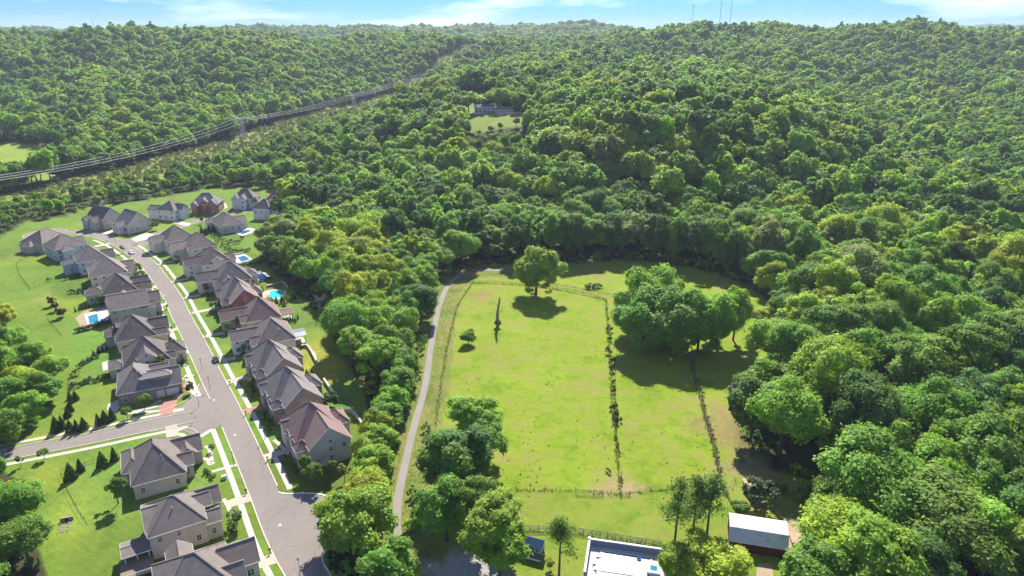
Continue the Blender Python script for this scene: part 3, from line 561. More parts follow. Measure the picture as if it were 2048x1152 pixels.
# pines with bare stems
def pine_proto(seed, h=20, n=2500):
    rg = np.random.default_rng(seed); m = MB(); m.cyl((0, 0, -.3), (.1, 0, h * .5), .3, .22, 8); m.cyl((.1, 0, h * .5), (0, .1, h * .97), .22, .05, 7); P = []; D = []
    for i in range(26):
        z = h * rg.uniform(.38, 1.0); t = (z / h - .38) / .62; l = (1 - t) ** .7 * rg.uniform(1.8, 3.9) + .5; a = rg.uniform(0, 6.28)
        e = np.array([l * math.cos(a), l * math.sin(a), z + l * .22]); m.cyl((0, 0, z - .3), e, .07, .03, 4)
        k = int(n / 26); c = e * np.array([.8, .8, 1]); P.append(c + rg.normal(size=(k, 3)) * np.array([.75, .75, .42]) * (.6 + .35 * l ** .5)); D.append(rg.normal(size=(k, 3)) + np.array([0, 0, .8]))
    P = np.concatenate(P); D = np.concatenate(D); V, Q = cards(P, D, rg.uniform(.25, .6, len(P)), rg); rnd = np.clip(.5 + rg.normal(size=len(P)) * .2, 0, 1)
    t = m.mesh('trunk'); t.materials.append(M['bark']); return npmesh('crown', V, Q, [M['leaf']], rnd), t
PINES = [pine_proto(5, 21), pine_proto(6, 19), pine_proto(8, 17)]
def pine(px, py, k, s, label, tint=(.14, .23, .06)):
    x, y = G(px, py); r = empty('pine_tree', (x, y, 0), random.uniform(0, 6)); r.scale = (s, s, s); tag(r, label, 'pine tree'); HAND.append((x, y, 3))
    link('trunk', PINES[k][1], None, r); link('crown', PINES[k][0], None, r)['tint'] = tint
pine(1347, 1102, 0, 1.0, 'tall pine with a bare stem, leftmost of the three by the barn'); pine(1382, 1092, 1, 1.05, 'middle pine of the three left of the barn', (.15, .24, .065)); pine(1412, 1085, 2, 1.15, 'right hand pine, next to the barn roof', (.17, .27, .08))
pine(1118, 1150, 2, .95, 'slim tree with sparse tufts between hut and pool terrace', (.14, .22, .05))

# --- the woods: every place that is not open ground
def wood_points():
    X = []; Y = []; Rr = []
    def grid(y0, y1, sp, half):
        ys = np.arange(y0, y1, sp)
        for j, yy in enumerate(ys):
            hw = yy * half + 40; xs = np.arange(-hw, hw, sp) + (j % 2) * sp / 2
            X.append(xs + rng.uniform(-.36, .36, len(xs)) * sp); Y.append(np.full(len(xs), yy) + rng.uniform(-.36, .36, len(xs)) * sp); Rr.append(np.full(len(xs), sp))
    grid(118, 470, 10.6, .98); grid(470, 950, 10.6, .95); grid(950, 1800, 11.5, .95); grid(1800, 3450, 17.0, .92); grid(5600, 7300, 60, .85)
    return np.concatenate(X), np.concatenate(Y), np.concatenate(Rr)
wx, wy, wsp = wood_points()
def open_ground(x, y):
    b = inpoly(x, y, LAWN) | inpoly(x, y, PAST) | inpoly(x, y, YARD) | inpoly(x, y, FIELDL) | inpoly(x, y, FARM)
    b |= segdist(x, y, PATHL) < 5.0; b |= segdist(x, y, PAST + PAST[:1]) < 5.5; b |= segdist(x, y, YARD + YARD[:1]) < 3.5; b |= segdist(x, y, LAWN + LAWN[:1]) < 2.5
    dr = segdist(x, y, ROWL); xr = np.interp(y, [p[1] for p in ROWL], [p[0] for p in ROWL]); b |= dr < np.where(x > xr, np.where(y > 1250, 30, np.where(y < 560, 20, 52)), 24)
    b |= segdist(x, y, side) < 7; b |= segdist(x, y, street) < 8; b |= segdist(x, y, lane) < 8
    return b
k = ~open_ground(wx, wy); wx, wy, wsp = wx[k], wy[k], wsp[k]
# the verge right of the path stays open
VERGE = PAST
for hx, hy, hr in HAND:
    k = np.hypot(wx - hx, wy - hy) > hr * .55 + 3.0; wx, wy, wsp = wx[k], wy[k], wsp[k]
wz = hz(wx, wy)
# only what the place shows: nothing far outside the view
k = (wy > 5000) == False; fx, fy = wx[~k], wy[~k]; 
kk = ~k
# crown colours drift in patches
def patch(x, y): return .5 + .25 * np.sin(x * .021 + 2.1 * np.sin(y * .013)) + .25 * np.sin(y * .027 + 1.7 * np.sin(x * .017 + 1))
u = np.clip(rng.random(len(wx)) * .78 + patch(wx, wy) * .34 - .08, 0, .999)
# the shaded foot of the near hill is darker oak, the knoll above it fresh growth
wscale = (.70 + .62 * rng.random(len(wx)) ** 1.2) * np.where(wy < 470, 1.06, 1.1)
xr_ = np.interp(wy, [p[1] for p in ROWL], [p[0] for p in ROWL]); lo = (wx > xr_) & (wx < xr_ + 175) & (wy > 380) & (wy < 1150); wscale[lo] *= np.interp((wx - xr_)[lo], [20, 60, 110, 175], [.40, .46, .58, .85]); fr = (wy > 520) & (wy < 660) & (np.abs(W2P(wx, wy, wz)[0] - 990) < 66); wscale[fr] *= np.interp(wy[fr], [520, 590, 660], [.8, .42, .28])
dist = np.hypot(wx, wy); pxs, pys = W2P(wx, wy, wz + 8)
view = (pxs > -60) & (pxs < 2108) & (pys < 1230) & (wy < 470)
order = np.where(view)[0]; order = order[np.argsort((dist / wscale)[order])]
near = order[:206]; isn = np.zeros(len(wx), bool); isn[near] = True
kinds_n = ['oak', 'oval', 'spread', 'bushy', 'open', 'tall']
def region(px, py):
    if px < 200 and py > 880: return 'the wood at the lower left corner'
    if px < 260 and py > 500: return 'the thicket left of the lawns'
    if px < 900 and py > 760: return 'the belt between back gardens and path, lower part'
    if px < 960 and py > 600: return 'the belt between back gardens and path, middle part'
    if px < 760: return 'the wood behind the pools and gardens'
    if px < 1000: return 'the wood above the path bend'
    if px < 1250: return 'the wood edge behind the lone pasture tree'
    if px < 1520 and py < 640: return 'the wood edge above the pasture clump'
    if py < 620: return 'the upper right wood'
    if px < 1750 and py < 820: return 'the right wood beside the pasture wedge'
    if py < 820: return 'the right wood at mid height'
    if px < 1750: return 'the right wood beside the barn yard'
    return 'the lower right wood'
ORD = ['', 'second', 'third', 'fourth', 'fifth', 'sixth', 'seventh', 'eighth', 'ninth', 'tenth', 'eleventh', 'twelfth', 'thirteenth', 'fourteenth', 'fifteenth', 'sixteenth', 'seventeenth', 'eighteenth', 'nineteenth', 'twentieth'] + ['twenty-' + q for q in ('first', 'second', 'third', 'fourth', 'fifth', 'sixth', 'seventh', 'eighth', 'ninth')] + ['thirtieth'] + ['thirty-' + q for q in ('first', 'second', 'third', 'fourth', 'fifth')]
buck = {}
for i in near: buck.setdefault((region(pxs[i], pys[i]), tint_of(u[i])), []).append(i)
for (rg_, tn_), L_ in buck.items():
    L_.sort(key=lambda i: pxs[i]); n = len(L_)
    for q, i in enumerate(L_):
        if n == 1: lab = 'the only %s tree in %s' % (tn_, rg_)
        else: lab = '%s %s tree in %s' % ('leftmost' if q == 0 else 'rightmost' if q == n - 1 else ORD[q] + ' from left', tn_, rg_)
        kd = random.choice(kinds_n[:4] + ['oval', 'oak', 'open']); hh = HI[KIND[kd][0]]
        s = wscale[i] * (1.1 if pxs[i] > 1450 else .98) * (.9 if pxs[i] < 900 and pys[i] > 560 else 1.0)
        place_tree('tree', lab, 'tree', wx[i], wy[i], kd, s, tn_, 'trees of ' + rg_.split(',')[0].replace('the ', '', 1), wz[i], random.uniform(.9, 1.15))
rest = ~isn
def tints(uu):
    t = np.array([TINTS[tint_of(v)] for v in uu]) * rng.uniform(.85, 1.15, (len(uu), 1)); return t
m1 = rest & (wy < 950); m2 = rest & (wy >= 950) & (wy < 5000); m3 = rest & (wy >= 5000)
gn_scatter('wood', np.c_[wx, wy][m1], wz[m1], wscale[m1], rng.uniform(0, 6.28, m1.sum()), tints(u[m1]), rng.integers(0, len(MIDS), m1.sum()), COLM, 'dense green wood covering the near hill and valley', 'wood')
sc2 = wscale[m2] * np.where(wy[m2] > 1800, 1.5, 1.0)
gn_scatter('distant_wood', np.c_[wx, wy][m2], wz[m2] - np.where(wy[m2] > 1800, 4, 0), sc2, rng.uniform(0, 6.28, m2.sum()), tints(u[m2]), rng.integers(0, 5, m2.sum()), COLF, 'distant wood covering the far ridges', 'wood', z_sc=wscale[m2])
gn_scatter('horizon_wood', np.c_[wx, wy][m3], wz[m3] - 5, wscale[m3] * 5, rng.uniform(0, 6.28, m3.sum()), tints(u[m3] * .5), rng.integers(0, 5, m3.sum()), COLF, 'farthest blue wooded hills on the horizon at the right', 'wood', z_sc=wscale[m3] * 1.2)

# ------------------------------------------------------------------ houses
WALL = {'tan': surf('tan_brick', (.50, .43, .36), .9, .22, 5, .4), 'brown': surf('brown_brick', (.31, .24, .195), .9, .3, 5, .4), 'red': surf('red_brick', (.30, .15, .115), .9, .25, 5, .4), 'pink': surf('rose_brick', (.42, .31, .27), .9, .2, 5, .4),
        'stone': surf('pale_stone', (.54, .50, .44), .9, .25, 3, .4), 'white': surf('white_siding', (.66, .66, .66), .7, .06, 2), 'cream': surf('cream_siding', (.60, .55, .47), .75, .08, 2), 'grey': surf('grey_siding', (.40, .385, .375), .75, .08, 2), 'blue': surf('pale_blue_siding', (.46, .52, .58), .75, .06, 2), 'barnred': surf('red_barn_boards', (.12, .022, .02), .85, .3, 2)}
ROOF = {'charcoal': surf('charcoal_shingle', (.185, .156, .134), .92, .28, 4, .5, spec=.35), 'black': surf('black_shingle', (.135, .114, .102), .92, .3, 4, .5, spec=.35), 'brown': surf('brown_shingle', (.215, .178, .154), .92, .24, 4, .5, spec=.35),
        'redbrown': surf('red_brown_shingle', (.215, .145, .122), .92, .22, 4, .5, spec=.35), 'grey': surf('grey_shingle', (.19, .178, .168), .92, .24, 4, .5, spec=.35), 'taupe': surf('taupe_shingle', (.205, .182, .162), .92, .24, 4, .5, spec=.35), 'slate': surf('blue_slate_shingle', (.150, .136, .128), .9, .28, 4, .5, spec=.35), 'metal': surf('grey_metal_roof', (.20, .22, .25), .4, .1, 2, metal=.3)}
_fm = MB(); 
for a in [(-.58, .58, -.1, .05, .80, .92), (-.58, .58, -.1, .05, -.92, -.80), (-.58, -.46, -.1, .05, -.8, .8), (.46, .58, -.1, .05, -.8, .8), (-.04, .04, -.06, .03, -.8, .8), (-.46, .46, -.055, .025, -.03, .03)]: _fm.box(*a)
WIN_F = _fm.mesh('window'); WIN_F.materials.append(M['white'])
WIN_P = MB().box(-.47, .47, -.02, .02, -.81, .81).mesh('pane'); WIN_P.materials.append(M['glass'])
_gm = MB()
for i in range(4):
    for j in range(4): _gm.box(-1.95 + j * .98, -1.03 + j * .98, -.06, .0, .06 + i * .56, .58 + i * .56)
_gm.box(-1.99, 1.99, -.035, .03, 0, 2.3)
GAR = _gm.mesh('garage_door'); GAR.materials.append(M['white'])
_dm = MB().box(-.5, .5, -.05, .02, 0, 2.1).box(-.62, -.5, -.09, .03, 0, 2.22).box(.5, .62, -.09, .03, 0, 2.22).box(-.5, .5, -.09, .03, 2.1, 2.22)
DOOR = _dm.mesh('door'); M['door'] = surf('front_door', (.10, .05, .035), .5, .2); DOOR.materials.append(M['door'])
KNOB = MB().cyl((.38, -.05, 1.0), (.38, -.12, 1.0), .04, .04, 6).mesh('handle'); KNOB.materials.append(M['galv'])
def roof_wing(root, u0, u1, v0, v1, e, t, p, mat, base):
    o = .45; a0, a1, b0, b1 = u0 - o, u1 + o, v0 - o, v1 + o; W_, D_ = a1 - a0, b1 - b0; th = .2; m = MB(); tr = MB(); vm = (b0 + b1) / 2; um = (a0 + a1) / 2
    if t == 'h':
        if W_ >= D_: r1, r2, hh = (a0 + D_ / 2, vm), (a1 - D_ / 2, vm), p * D_ / 2
        else: r1, r2, hh = (um, b0 + W_ / 2), (um, b1 - W_ / 2), p * W_ / 2
        if abs(r1[0] - r2[0]) + abs(r1[1] - r2[1]) < .05: r2 = (r1[0] + (.05 if W_ >= D_ else 0), r1[1] + (0 if W_ >= D_ else .05))
        z0, z1 = e - th, e; zt = e + hh
        v = [(a0, b0, z0), (a1, b0, z0), (a1, b1, z0), (a0, b1, z0), (a0, b0, z1), (a1, b0, z1), (a1, b1, z1), (a0, b1, z1), (*r1, zt), (*r2, zt)]
        f = [(3, 2, 1, 0), (0, 1, 5, 4), (1, 2, 6, 5), (2, 3, 7, 6), (3, 0, 4, 7)]
        if W_ >= D_: f += [(4, 5, 9, 8), (5, 6, 9), (6, 7, 8, 9), (7, 4, 8)]
        else: f += [(4, 5, 8), (5, 6, 9, 8), (6, 7, 9), (7, 4, 8, 9)]
        m.add(v, f); cor = [v[4], v[5], v[6], v[7]]
        for i in range(4):
            x, y = np.array(cor[i]), np.array(cor[(i + 1) % 4]); d = (y - x) / np.linalg.norm(y - x); n_ = np.array((d[1], -d[0], 0)) * .03
            tr.beam(x + n_ - (0, 0, .11), y + n_ - (0, 0, .11), .06, .2)
        for i, r_ in ((0, r1), (1, r1 if W_ < D_ else r2), (2, r2), (3, r2 if W_ < D_ else r1)): m.beam(np.array(cor[i]) + (0, 0, .02), (*r_, zt + .02), .28, .07)
        m.beam((*r1, zt + .02), (*r2, zt + .02), .3, .08)
    else:
        ax = t[1]; half = (D_ if ax == 'u' else W_) / 2; zt = e + p * half
        if ax == 'u': q = [((a0, b0, e), (a1, b0, e), (a1, vm, zt), (a0, vm, zt)), ((a1, b1, e), (a0, b1, e), (a0, vm, zt), (a1, vm, zt))]
        else: q = [((a0, b1, e), (a0, b0, e), (um, b0, zt), (um, b1, zt)), ((a1, b0, e), (a1, b1, e), (um, b1, zt), (um, b0, zt))]
        for c in q:
            v = [tuple(x) for x in c] + [(x[0], x[1], x[2] - th) for x in c]
            m.add(v, [(0, 1, 2, 3), (7, 6, 5, 4), (1, 0, 4, 5), (0, 3, 7, 4), (2, 1, 5, 6)])
            for i, j in ((0, 1), (0, 3), (1, 2)):
                x, y = np.array(c[i]), np.array(c[j])
                out = np.array((0., 0, 0)); mid = (x + y) / 2 - np.array((um, vm, 0))
                if ax == 'u': out = np.array((0, np.sign(mid[1]), 0)) if (i, j) == (0, 1) else np.array((np.sign(mid[0]), 0, 0))
                else: out = np.array((np.sign(mid[0]), 0, 0)) if (i, j) == (0, 1) else np.array((0, np.sign(mid[1]), 0))
                tr.beam(x + out * .03 - (0, 0, .1), y + out * .03 - (0, 0, .1), .06, .22)
        m.beam((a0, vm, zt + .01) if ax == 'u' else (um, b0, zt + .01), (a1, vm, zt + .01) if ax == 'u' else (um, b1, zt + .01), .3, .1)
    r = m.build('roof', mat, root); tr.build('trim', M['white'], r); return zt
def wall_wing(root, u0, u1, v0, v1, e, t, p, mat, base):
    m = MB(); z1 = e - .12
    if t == 'h': m.box(u0, u1, v0, v1, base, z1)
    else:
        um, vm = (u0 + u1) / 2, (v0 + v1) / 2
        if t[1] == 'u':
            zt = e + p * (v1 - v0) / 2 - .05; pf = [(v0, base), (v1, base), (v1, z1), (vm, zt), (v0, z1)]; vs = [(u0, y, z) for y, z in pf] + [(u1, y, z) for y, z in pf]
            m.add(vs, [(4, 3, 2, 1, 0), (5, 6, 7, 8, 9)] + [(i, (i + 1) % 5, 5 + (i + 1) % 5, 5 + i) for i in range(5)])
        else:
            zt = e + p * (u1 - u0) / 2 - .05; pf = [(u0, base), (u1, base), (u1, z1), (um, zt), (u0, z1)]; vs = [(x, v0, z) for x, z in pf] + [(x, v1, z) for x, z in pf]
            m.add(vs, [(0, 1, 2, 3, 4), (9, 8, 7, 6, 5)] + [(5 + i, 5 + (i + 1) % 5, (i + 1) % 5, i) for i in range(5)])
    return m.build('wall', mat, root)
SIDE = {'n': (0, -1, 0.0), 's': (0, 1, math.pi), 'w': (-1, 0, -math.pi / 2), 'e': (1, 0, math.pi / 2)}
HOUSES = {}
def put(root, me, name, x, y, z, a, sc=(1, 1, 1), parent=None):
    o = link(name, me, None, parent or root, (x, y, z), a); o.scale = sc; return o
def window(root, x, y, z, a, sx=1.0, sz=1.0):
    f = put(root, WIN_F, 'window', x, y, z, a, (sx, 1, sz)); link('pane', WIN_P, None, f); return f
def house(key, label, px, py, ang, wings, roof, wall, front='e', garage=None, chimney=None, sides='nwe', door=None, z=0.0, seed=0, vents=2, dens=1.0):
    HS = (1.0, 1.15, 1.14); e0 = wings[0][4] * HS[2]; x, y = G(px, py, e0 + z); ca, sa = math.cos(R(ang)), math.sin(R(ang)); rr = random.Random(seed + len(HOUSES))
    root = empty('house', (x, y, z), R(ang)); tag(root, label, 'house', 'houses of the estate'); root.scale = HS
    boxes = []
    for wg in wings:
        u0, u1, v0, v1, e, t, p = wg[:7]; base = wg[7] if len(wg) > 7 else 0.0; wm = wg[8] if len(wg) > 8 else wall; rm = wg[9] if len(wg) > 9 else roof
        if wm == 'porch':
            for cu_ in np.linspace(u0 + .15, u1 - .15, 3):
                for cv_ in (v0 + .15, v1 - .15): MB().box(cu_ - .1, cu_ + .1, cv_ - .1, cv_ + .1, 0, e - .15).build('column', M['white'], root)
            MB().box(u0, u1, v0, v1, -.05, .25).build('porch_floor', M['concrete'], root); roof_wing(root, u0, u1, v0, v1, e, t, p, ROOF[rm], base); continue
        wall_wing(root, u0, u1, v0, v1, e, t, p, WALL[wm], base); top = roof_wing(root, u0, u1, v0, v1, e, t, p, ROOF[rm], base); boxes.append((u0, u1, v0, v1, base, e, t, top))
    def inside(x_, y_, z_, me_):
        for b in boxes:
            if b is me_: continue
            if b[0] - .3 < x_ < b[1] + .3 and b[2] - .3 < y_ < b[3] + .3 and b[4] < z_ < b[5] + .6: return True
        return False
    occupied = []
    def free(x_, y_, r_): return all(math.hypot(x_ - a, y_ - b) > r_ + c for a, b, c in occupied)
    if garage:
        for gs, gu, gv, n_ in garage:
            nx, ny, ra = SIDE[gs]
            for k_ in range(n_):
                gx_ = gu + (k_ * 4.6 if ny else 0); gy_ = gv + (k_ * 4.6 if nx else 0); put(root, GAR, 'garage_door', gx_ + nx * .03, gy_ + ny * .03, .05, ra); occupied.append((gx_, gy_, 2.1))
    if door:
        nx, ny, ra = SIDE[door[0]]; d_ = put(root, DOOR, 'door', door[1] + nx * .03, door[2] + ny * .03, .1, ra); link('handle', KNOB, None, d_); occupied.append((door[1], door[2], 1.0))
    for b in boxes:
        u0, u1, v0, v1, base, e, t, top = b
        for sd in sides:
            nx, ny, ra = SIDE[sd]; L_ = (u1 - u0) if ny else (v1 - v0); n_ = max(1, int(L_ / 3.6 * dens)); lv = []
            if base > 0: lv = [base + (e - base) * .55]
            elif e > 5: lv = [1.9, 4.6]
            elif e > 3.9: lv = [2.1]
            else: lv = [1.9]
            for zz in lv:
                for k_ in range(n_):
                    f_ = (k_ + .5) / n_; wx_ = (u0 + L_ * f_) if ny else (u0 if nx < 0 else u1); wy_ = (v0 + L_ * f_) if nx else (v0 if ny < 0 else v1)
                    if rr.random() < .15 or inside(wx_ + nx * .2, wy_ + ny * .2, zz, b) or not free(wx_, wy_, .8): continue
                    window(root, wx_ + nx * .05, wy_ + ny * .05, zz, ra, rr.choice([.85, 1.0, 1.5]), .75 if base > 0 or zz > 4 else .9)
            if (t == 'gu' and nx or t == 'gv' and ny) and base == 0:
                wx_ = (u0 + u1) / 2 if ny else (u0 if nx < 0 else u1); wy_ = (v0 + v1) / 2 if nx else (v0 if ny < 0 else v1)
                zz = e + .8
                if not inside(wx_ + nx * .2, wy_ + ny * .2, zz, b): window(root, wx_ + nx * .05, wy_ + ny * .05, zz, ra, .8, .6)
    b = boxes[0]
    if chimney:
        cu, cv, ch = chimney; m = MB().box(cu - .7, cu + .7, cv - .45, cv + .45, 0, ch).box(cu - .8, cu + .8, cv - .55, cv + .55, ch, ch + .2); c_ = m.build('chimney', WALL[wall], root)
        MB().cyl((cu, cv, ch + .2), (cu, cv, ch + .6), .18, .18, 8).build('flue', M['galv'], c_)
    for k_ in range(vents):
        vu = b[0] + (b[1] - b[0]) * rr.uniform(.25, .7); vv = b[2] + (b[3] - b[2]) * rr.uniform(.15, .3)
        MB().cyl((vu, vv, b[5]), (vu, vv, b[5] + (vv - b[2] + .45) * wings[0][6] + .55), .09, .09, 6).build('roof_vent', M['white'], root)
    HOUSES[key] = (root, x, y, ang); return root
def loc(key, u, v):
    r, x, y, a = HOUSES[key]; a = R(a); v *= 1.15; return (x + u * math.cos(a) - v * math.sin(a), y + u * math.sin(a) + v * math.cos(a))
P8 = .8
# south of the side street
house('S1', 'tan brick house with hipped charcoal roof south of the side street', 265, 971, 29, [(0, 13, 0, 16, 4.2, 'h', .86), (11, 18.2, 8.5, 15.5, 3.9, 'gu', .75), (12.2, 15.3, 3, 8.2, 4.0, 'gu', .7), (-2.2, 3, 7, 17, 3.8, 'h', .7), (12.5, 16.5, 8, 10.5, 4.2, 'gv', .8, 3.9)], 'charcoal', 'tan', door=('e', 15.3, 4.6), vents=2)
house('S2', 'tall pale brick house with rear deck beside the lower street', 298, 1074, 31, [(0, 12.5, 0, 11.5, 6, 'h', .72), (-.3, 6, 2, 12, 5.8, 'gu', .5), (12, 16, .4, 5, 4.4, 'gu', .6), (10, 17, 7, 13.0, 4.5, 'gu', .75), (8, 14.5, 5, 10, 5.9, 'gu', .62), (-6, -.6, .2, 4.6, 3.0, 'gu', .25, 0.0, 'porch', 'charcoal')], 'charcoal', 'tan', door=('e', 16, 2.5))
house('S3', 'grey roofed house cut off by the bottom edge, left of the street', 318, 1222, 30, [(0, 15, 0, 13, 5, 'h', .75), (13.5, 21, 5, 12.3, 4.4, 'gu', .75), (11, 17.5, 1.5, 6, 4.6, 'gu', .8), (3, 8, 10, 15.5, 5, 'gv', .7)], 'charcoal', 'tan')
# left row, from the corner upwards
house('L9', 'brown brick corner house with three garage doors and long dormer', 235, 789.5, 27, [(0, 11.5, 0, 15.5, 3.9, 'h', .85), (10, 19.6, .4, 9.6, 3.6, 'gu', .78), (7.5, 16.8, 2.0, 5.6, 6.6, 'h', .35, 3.7), (10.5, 16, 9, 15, 3.8, 'gu', .7)], 'taupe', 'brown', garage=[('n', 12.0, .4, 1), ('n', 16.6, .4, 1)], chimney=None)
house('L8', 'black roofed house with a wide front gable, next to the corner house', 249, 735, 30, [(0, 15, 0, 15, 4.4, 'h', .85), (4.6, 10.4, -.35, 6, 6.2, 'gv', .8), (-5, .5, 3, 9.5, 3.3, 'h', .45), (13.5, 21, 5, 12, 4.2, 'h', .75), (13, 17, .8, 4.8, 4.1, 'gu', .7)], 'black', 'cream', door=('e', 17, 2.8))
house('L7', 'dark roofed house with two street gables and a grey rear dormer', 233, 684, 30, [(0, 14, 0, 15, 4.5, 'h', .85), (12.5, 19, 5, 12.5, 4.3, 'gu', .8), (12.5, 18, .5, 4.6, 4.2, 'gu', .7), (-4, 2, 7.5, 14, 4.2, 'h', .6), (1, 5, 9, 13, 6.6, 'gu', .4, 4.4)], 'black', 'tan')
house('L6', 'grey roofed house with a pool behind it', 219, 622, 30, [(0, 15, 0, 12.5, 5.6, 'gu', .62), (13, 20, 3, 11, 5.2, 'gu', .75), (12, 17.5, -.4, 4, 4.6, 'gu', .7), (3, 9, 9, 15.5, 5.5, 'gv', .7)], 'charcoal', 'grey')
house('L5', 'dark roofed house with a small stone rear wing', 206, 590, 31, [(0, 14, 0, 15, 5, 'h', .85), (12.5, 19.5, 6, 13, 4.6, 'gu', .8), (12.5, 20, 0.8, 6.5, 4.5, 'gu', .75), (-7, .6, 5, 12, 4.3, 'h', .6)], 'black', 'cream')
house('L4', 'brown hipped house with a dark garage wing, fourth from the street end', 180, 555, 32, [(0, 16, 0, 16.5, 5.6, 'h', .78), (14, 20, 8, 15.5, 4.6, 'gu', .7), (13, 18, 2.5, 7, 4.5, 'gu', .7)], 'brown', 'cream')
house('L3', 'blue-grey roofed house with a white rear sunroom', 155, 526, 36, [(0, 14, 0, 15, 6, 'h', .72), (12, 17.5, 3, 11, 5.2, 'gu', .75), (-6.5, .6, 4.5, 9.5, 5, 'h', .6), (12, 17, -.3, 3.5, 4.8, 'gu', .7)], 'slate', 'blue')
house('L2', 'grey roofed pale blue house, second from the upper street end', 110, 500, 52, [(0, 15, 0, 14, 6, 'h', .7), (13, 17.5, 3, 11, 5.4, 'gu', .7), (2.5, 9, -3, 3, 5.4, 'h', .6)], 'charcoal', 'blue')
house('L1', 'low brown hipped house beside the upper turning circle', 84, 490, 72, [(0, 18, 0, 14.5, 4.5, 'h', .72), (-3, 3, 5, 12, 3.8, 'h', .6)], 'brown', 'stone')
# right row, from the south end upwards
RT = lambda: [(0, 12, 0, 9, 6, 'gv', .78), (-2.2, 11.6, 5, 19, 5.9, 'h', .95), (-3.4, 2.5, 12.6, 17.5, 5.2, 'gu', .8), (-3.2, .8, 2.2, 5.6, 5.2, 'h', .9), (-3.0, 2, 7, 10, 5.0, 'gu', .7), (10.8, 15.2, 9, 16, 5.4, 'h', .8)]
house('J', 'pale stone house with red-brown roof, last before the turning circle', 620, 900, 32, RT(), 'redbrown', 'stone', front='w', door=('w', -3.2, 3.9), sides='nwe')
house('I', 'brown brick house with steep near gable, second from the turning circle', 570.5, 815, 33, RT(), 'taupe', 'brown', front='w', door=('w', -3.2, 3.9))
house('Hh', 'rose brick house with steep near gable, third from the turning circle', 535.5, 752, 33, RT(), 'taupe', 'pink', front='w', door=('w', -3.2, 3.9))
house('Gg', 'white sided house with slate hipped roof and rear pergola roof', 516, 690, 28, [(0, 14, 0, 16, 5.6, 'h', .8), (-8.5, 3, 7.5, 14, 5.3, 'gu', .7), (-2, 3, 1, 6.5, 5.2, 'gu', .7), (-5, 3, 12, 15.4, 5.7, 'gu', .6), (13.6, 19.2, 6.5, 12, 3.2, 'gu', .15, 0.0, 'porch', 'metal')], 'charcoal', 'white', front='w')
house('Ff', 'brick house with red-brown hipped roof and low rear porch', 492.7, 645, 28, [(0, 14, 0, 15, 4.6, 'h', .9), (-9, 2.5, 6.5, 13.2, 4.3, 'gu', .75), (-1.8, 3, 1, 6, 4.3, 'gu', .7), (14.6, 20, 6, 10.5, 3.2, 'gu', .3, 0.0, 'porch', 'redbrown')], 'redbrown', 'pink', front='w')
house('Ee', 'red brick house with near gable beside the turquoise pool', 462.7, 607, 31, RT(), 'brown', 'red', front='w', door=('w', -3.2, 3.9))
house('Dd', 'slate roofed house beside the dark blue pool', 435, 567, 30, [(0, 15.5, 0, 14.5, 5.5, 'h', .85), (-8, 2.5, 6, 14, 5.0, 'gu', .75), (-1.5, 3, -.2, 5, 5.0, 'gu', .7), (14, 19.5, 5.5, 13, 5.0, 'h', .6), (3, 7, -.35, 4, 6.0, 'gv', .8)], 'slate', 'cream', front='w')
house('Cc', 'black roofed house with a tan near gable dormer', 405, 531, 37, [(0, 14, 0, 14.5, 6, 'h', .8), (-7, 2.5, 4.5, 11.5, 5.4, 'gu', .75), (5, 10, -.35, 5, 7.2, 'gv', .5), (12.8, 18, 5, 12, 4.8, 'gu', .6)], 'black', 'cream', front='w')
house('Bb', 'taupe roofed house with a long street wing, second below the lane', 381, 500, 40, [(0, 14, 0, 15, 5.6, 'h', .85), (-7.5, 2.5, 6, 13.4, 5.2, 'gu', .7), (-1, 3, .5, 5, 5.2, 'gu', .7)], 'brown', 'cream', front='w')
house('Aa', 'grey roofed cream house on the corner of the upper lane', 336, 485, 46, [(0, 15, 0, 14, 5.6, 'h', .85), (-6, 2.5, 5, 12, 5.2, 'gu', .7), (-1, 3, -.3, 4, 5.2, 'gu', .7)], 'charcoal', 'cream', front='w')
# round the upper lane
house('T1', 'white gabled house with black roof and chimney left of the lane', 205, 439, 66, [(0, 13, 0, 13, 6, 'gv', .8), (-4, 3, 2, 7, 5, 'gu', .9), (-4, 2, 8, 12.5, 5, 'gu', .9)], 'black', 'grey', chimney=(9.5, 9, 13.5), garage=None)
house('T2', 'tan sided house with a broad plain gable at the lane corner', 255, 451, 54, [(0, 15, 0, 13, 5, 'gv', .8), (-4, 3, 3, 8, 4.6, 'gu', .8), (-3.4, 3, 8.6, 12, 4.6, 'gu', .7)], 'taupe', 'cream')
house('T3', 'white house with brown roof and front porch across the lane', 347.5, 422, 76, [(0, 14, 0, 12, 6, 'h', .75), (1, 9, 10, 19, 5.0, 'gv', .6), (4, 10, -2.5, 3, 6, 'gv', .9), (14.6, 17.5, 1, 10, 3.4, 'gu', .3, 0.0, 'porch', 'brown')], 'brown', 'white', sides='nwe')
house('T4', 'red-brown brick house with grey roof and three front gables', 381, 409, 8, [(0, 18, 0, 13, 6, 'h', .8), (.6, 5, -1.6, 4, 5.4, 'gv', 1.0), (12, 17.6, -1.8, 4, 5.8, 'gv', 1.0), (7, 11, -.5, 5, 7.4, 'gv', .9)], 'grey', 'red', dens=1.2)
house('T5', 'white house with black roof and pointed gables at the lane head', 463, 399, 4, [(0, 16, 0, 12, 6, 'h', .85), (1, 6, -2, 5, 6, 'gv', 1.1), (6.5, 10.5, -3, 4, 6.5, 'gv', 1.1), (14, 19, -2, 3.5, 4.6, 'h', .9, 0.0, 'tan', 'charcoal')], 'charcoal', 'white', dens=1.2)
house('T6', 'brown hipped house behind the white house at the lane head', 533, 398, 8, [(0, 19, 0, 13, 5.5, 'h', .85), (3, 15, -2.5, 2, 4.4, 'gu', .5)], 'redbrown', 'brown')
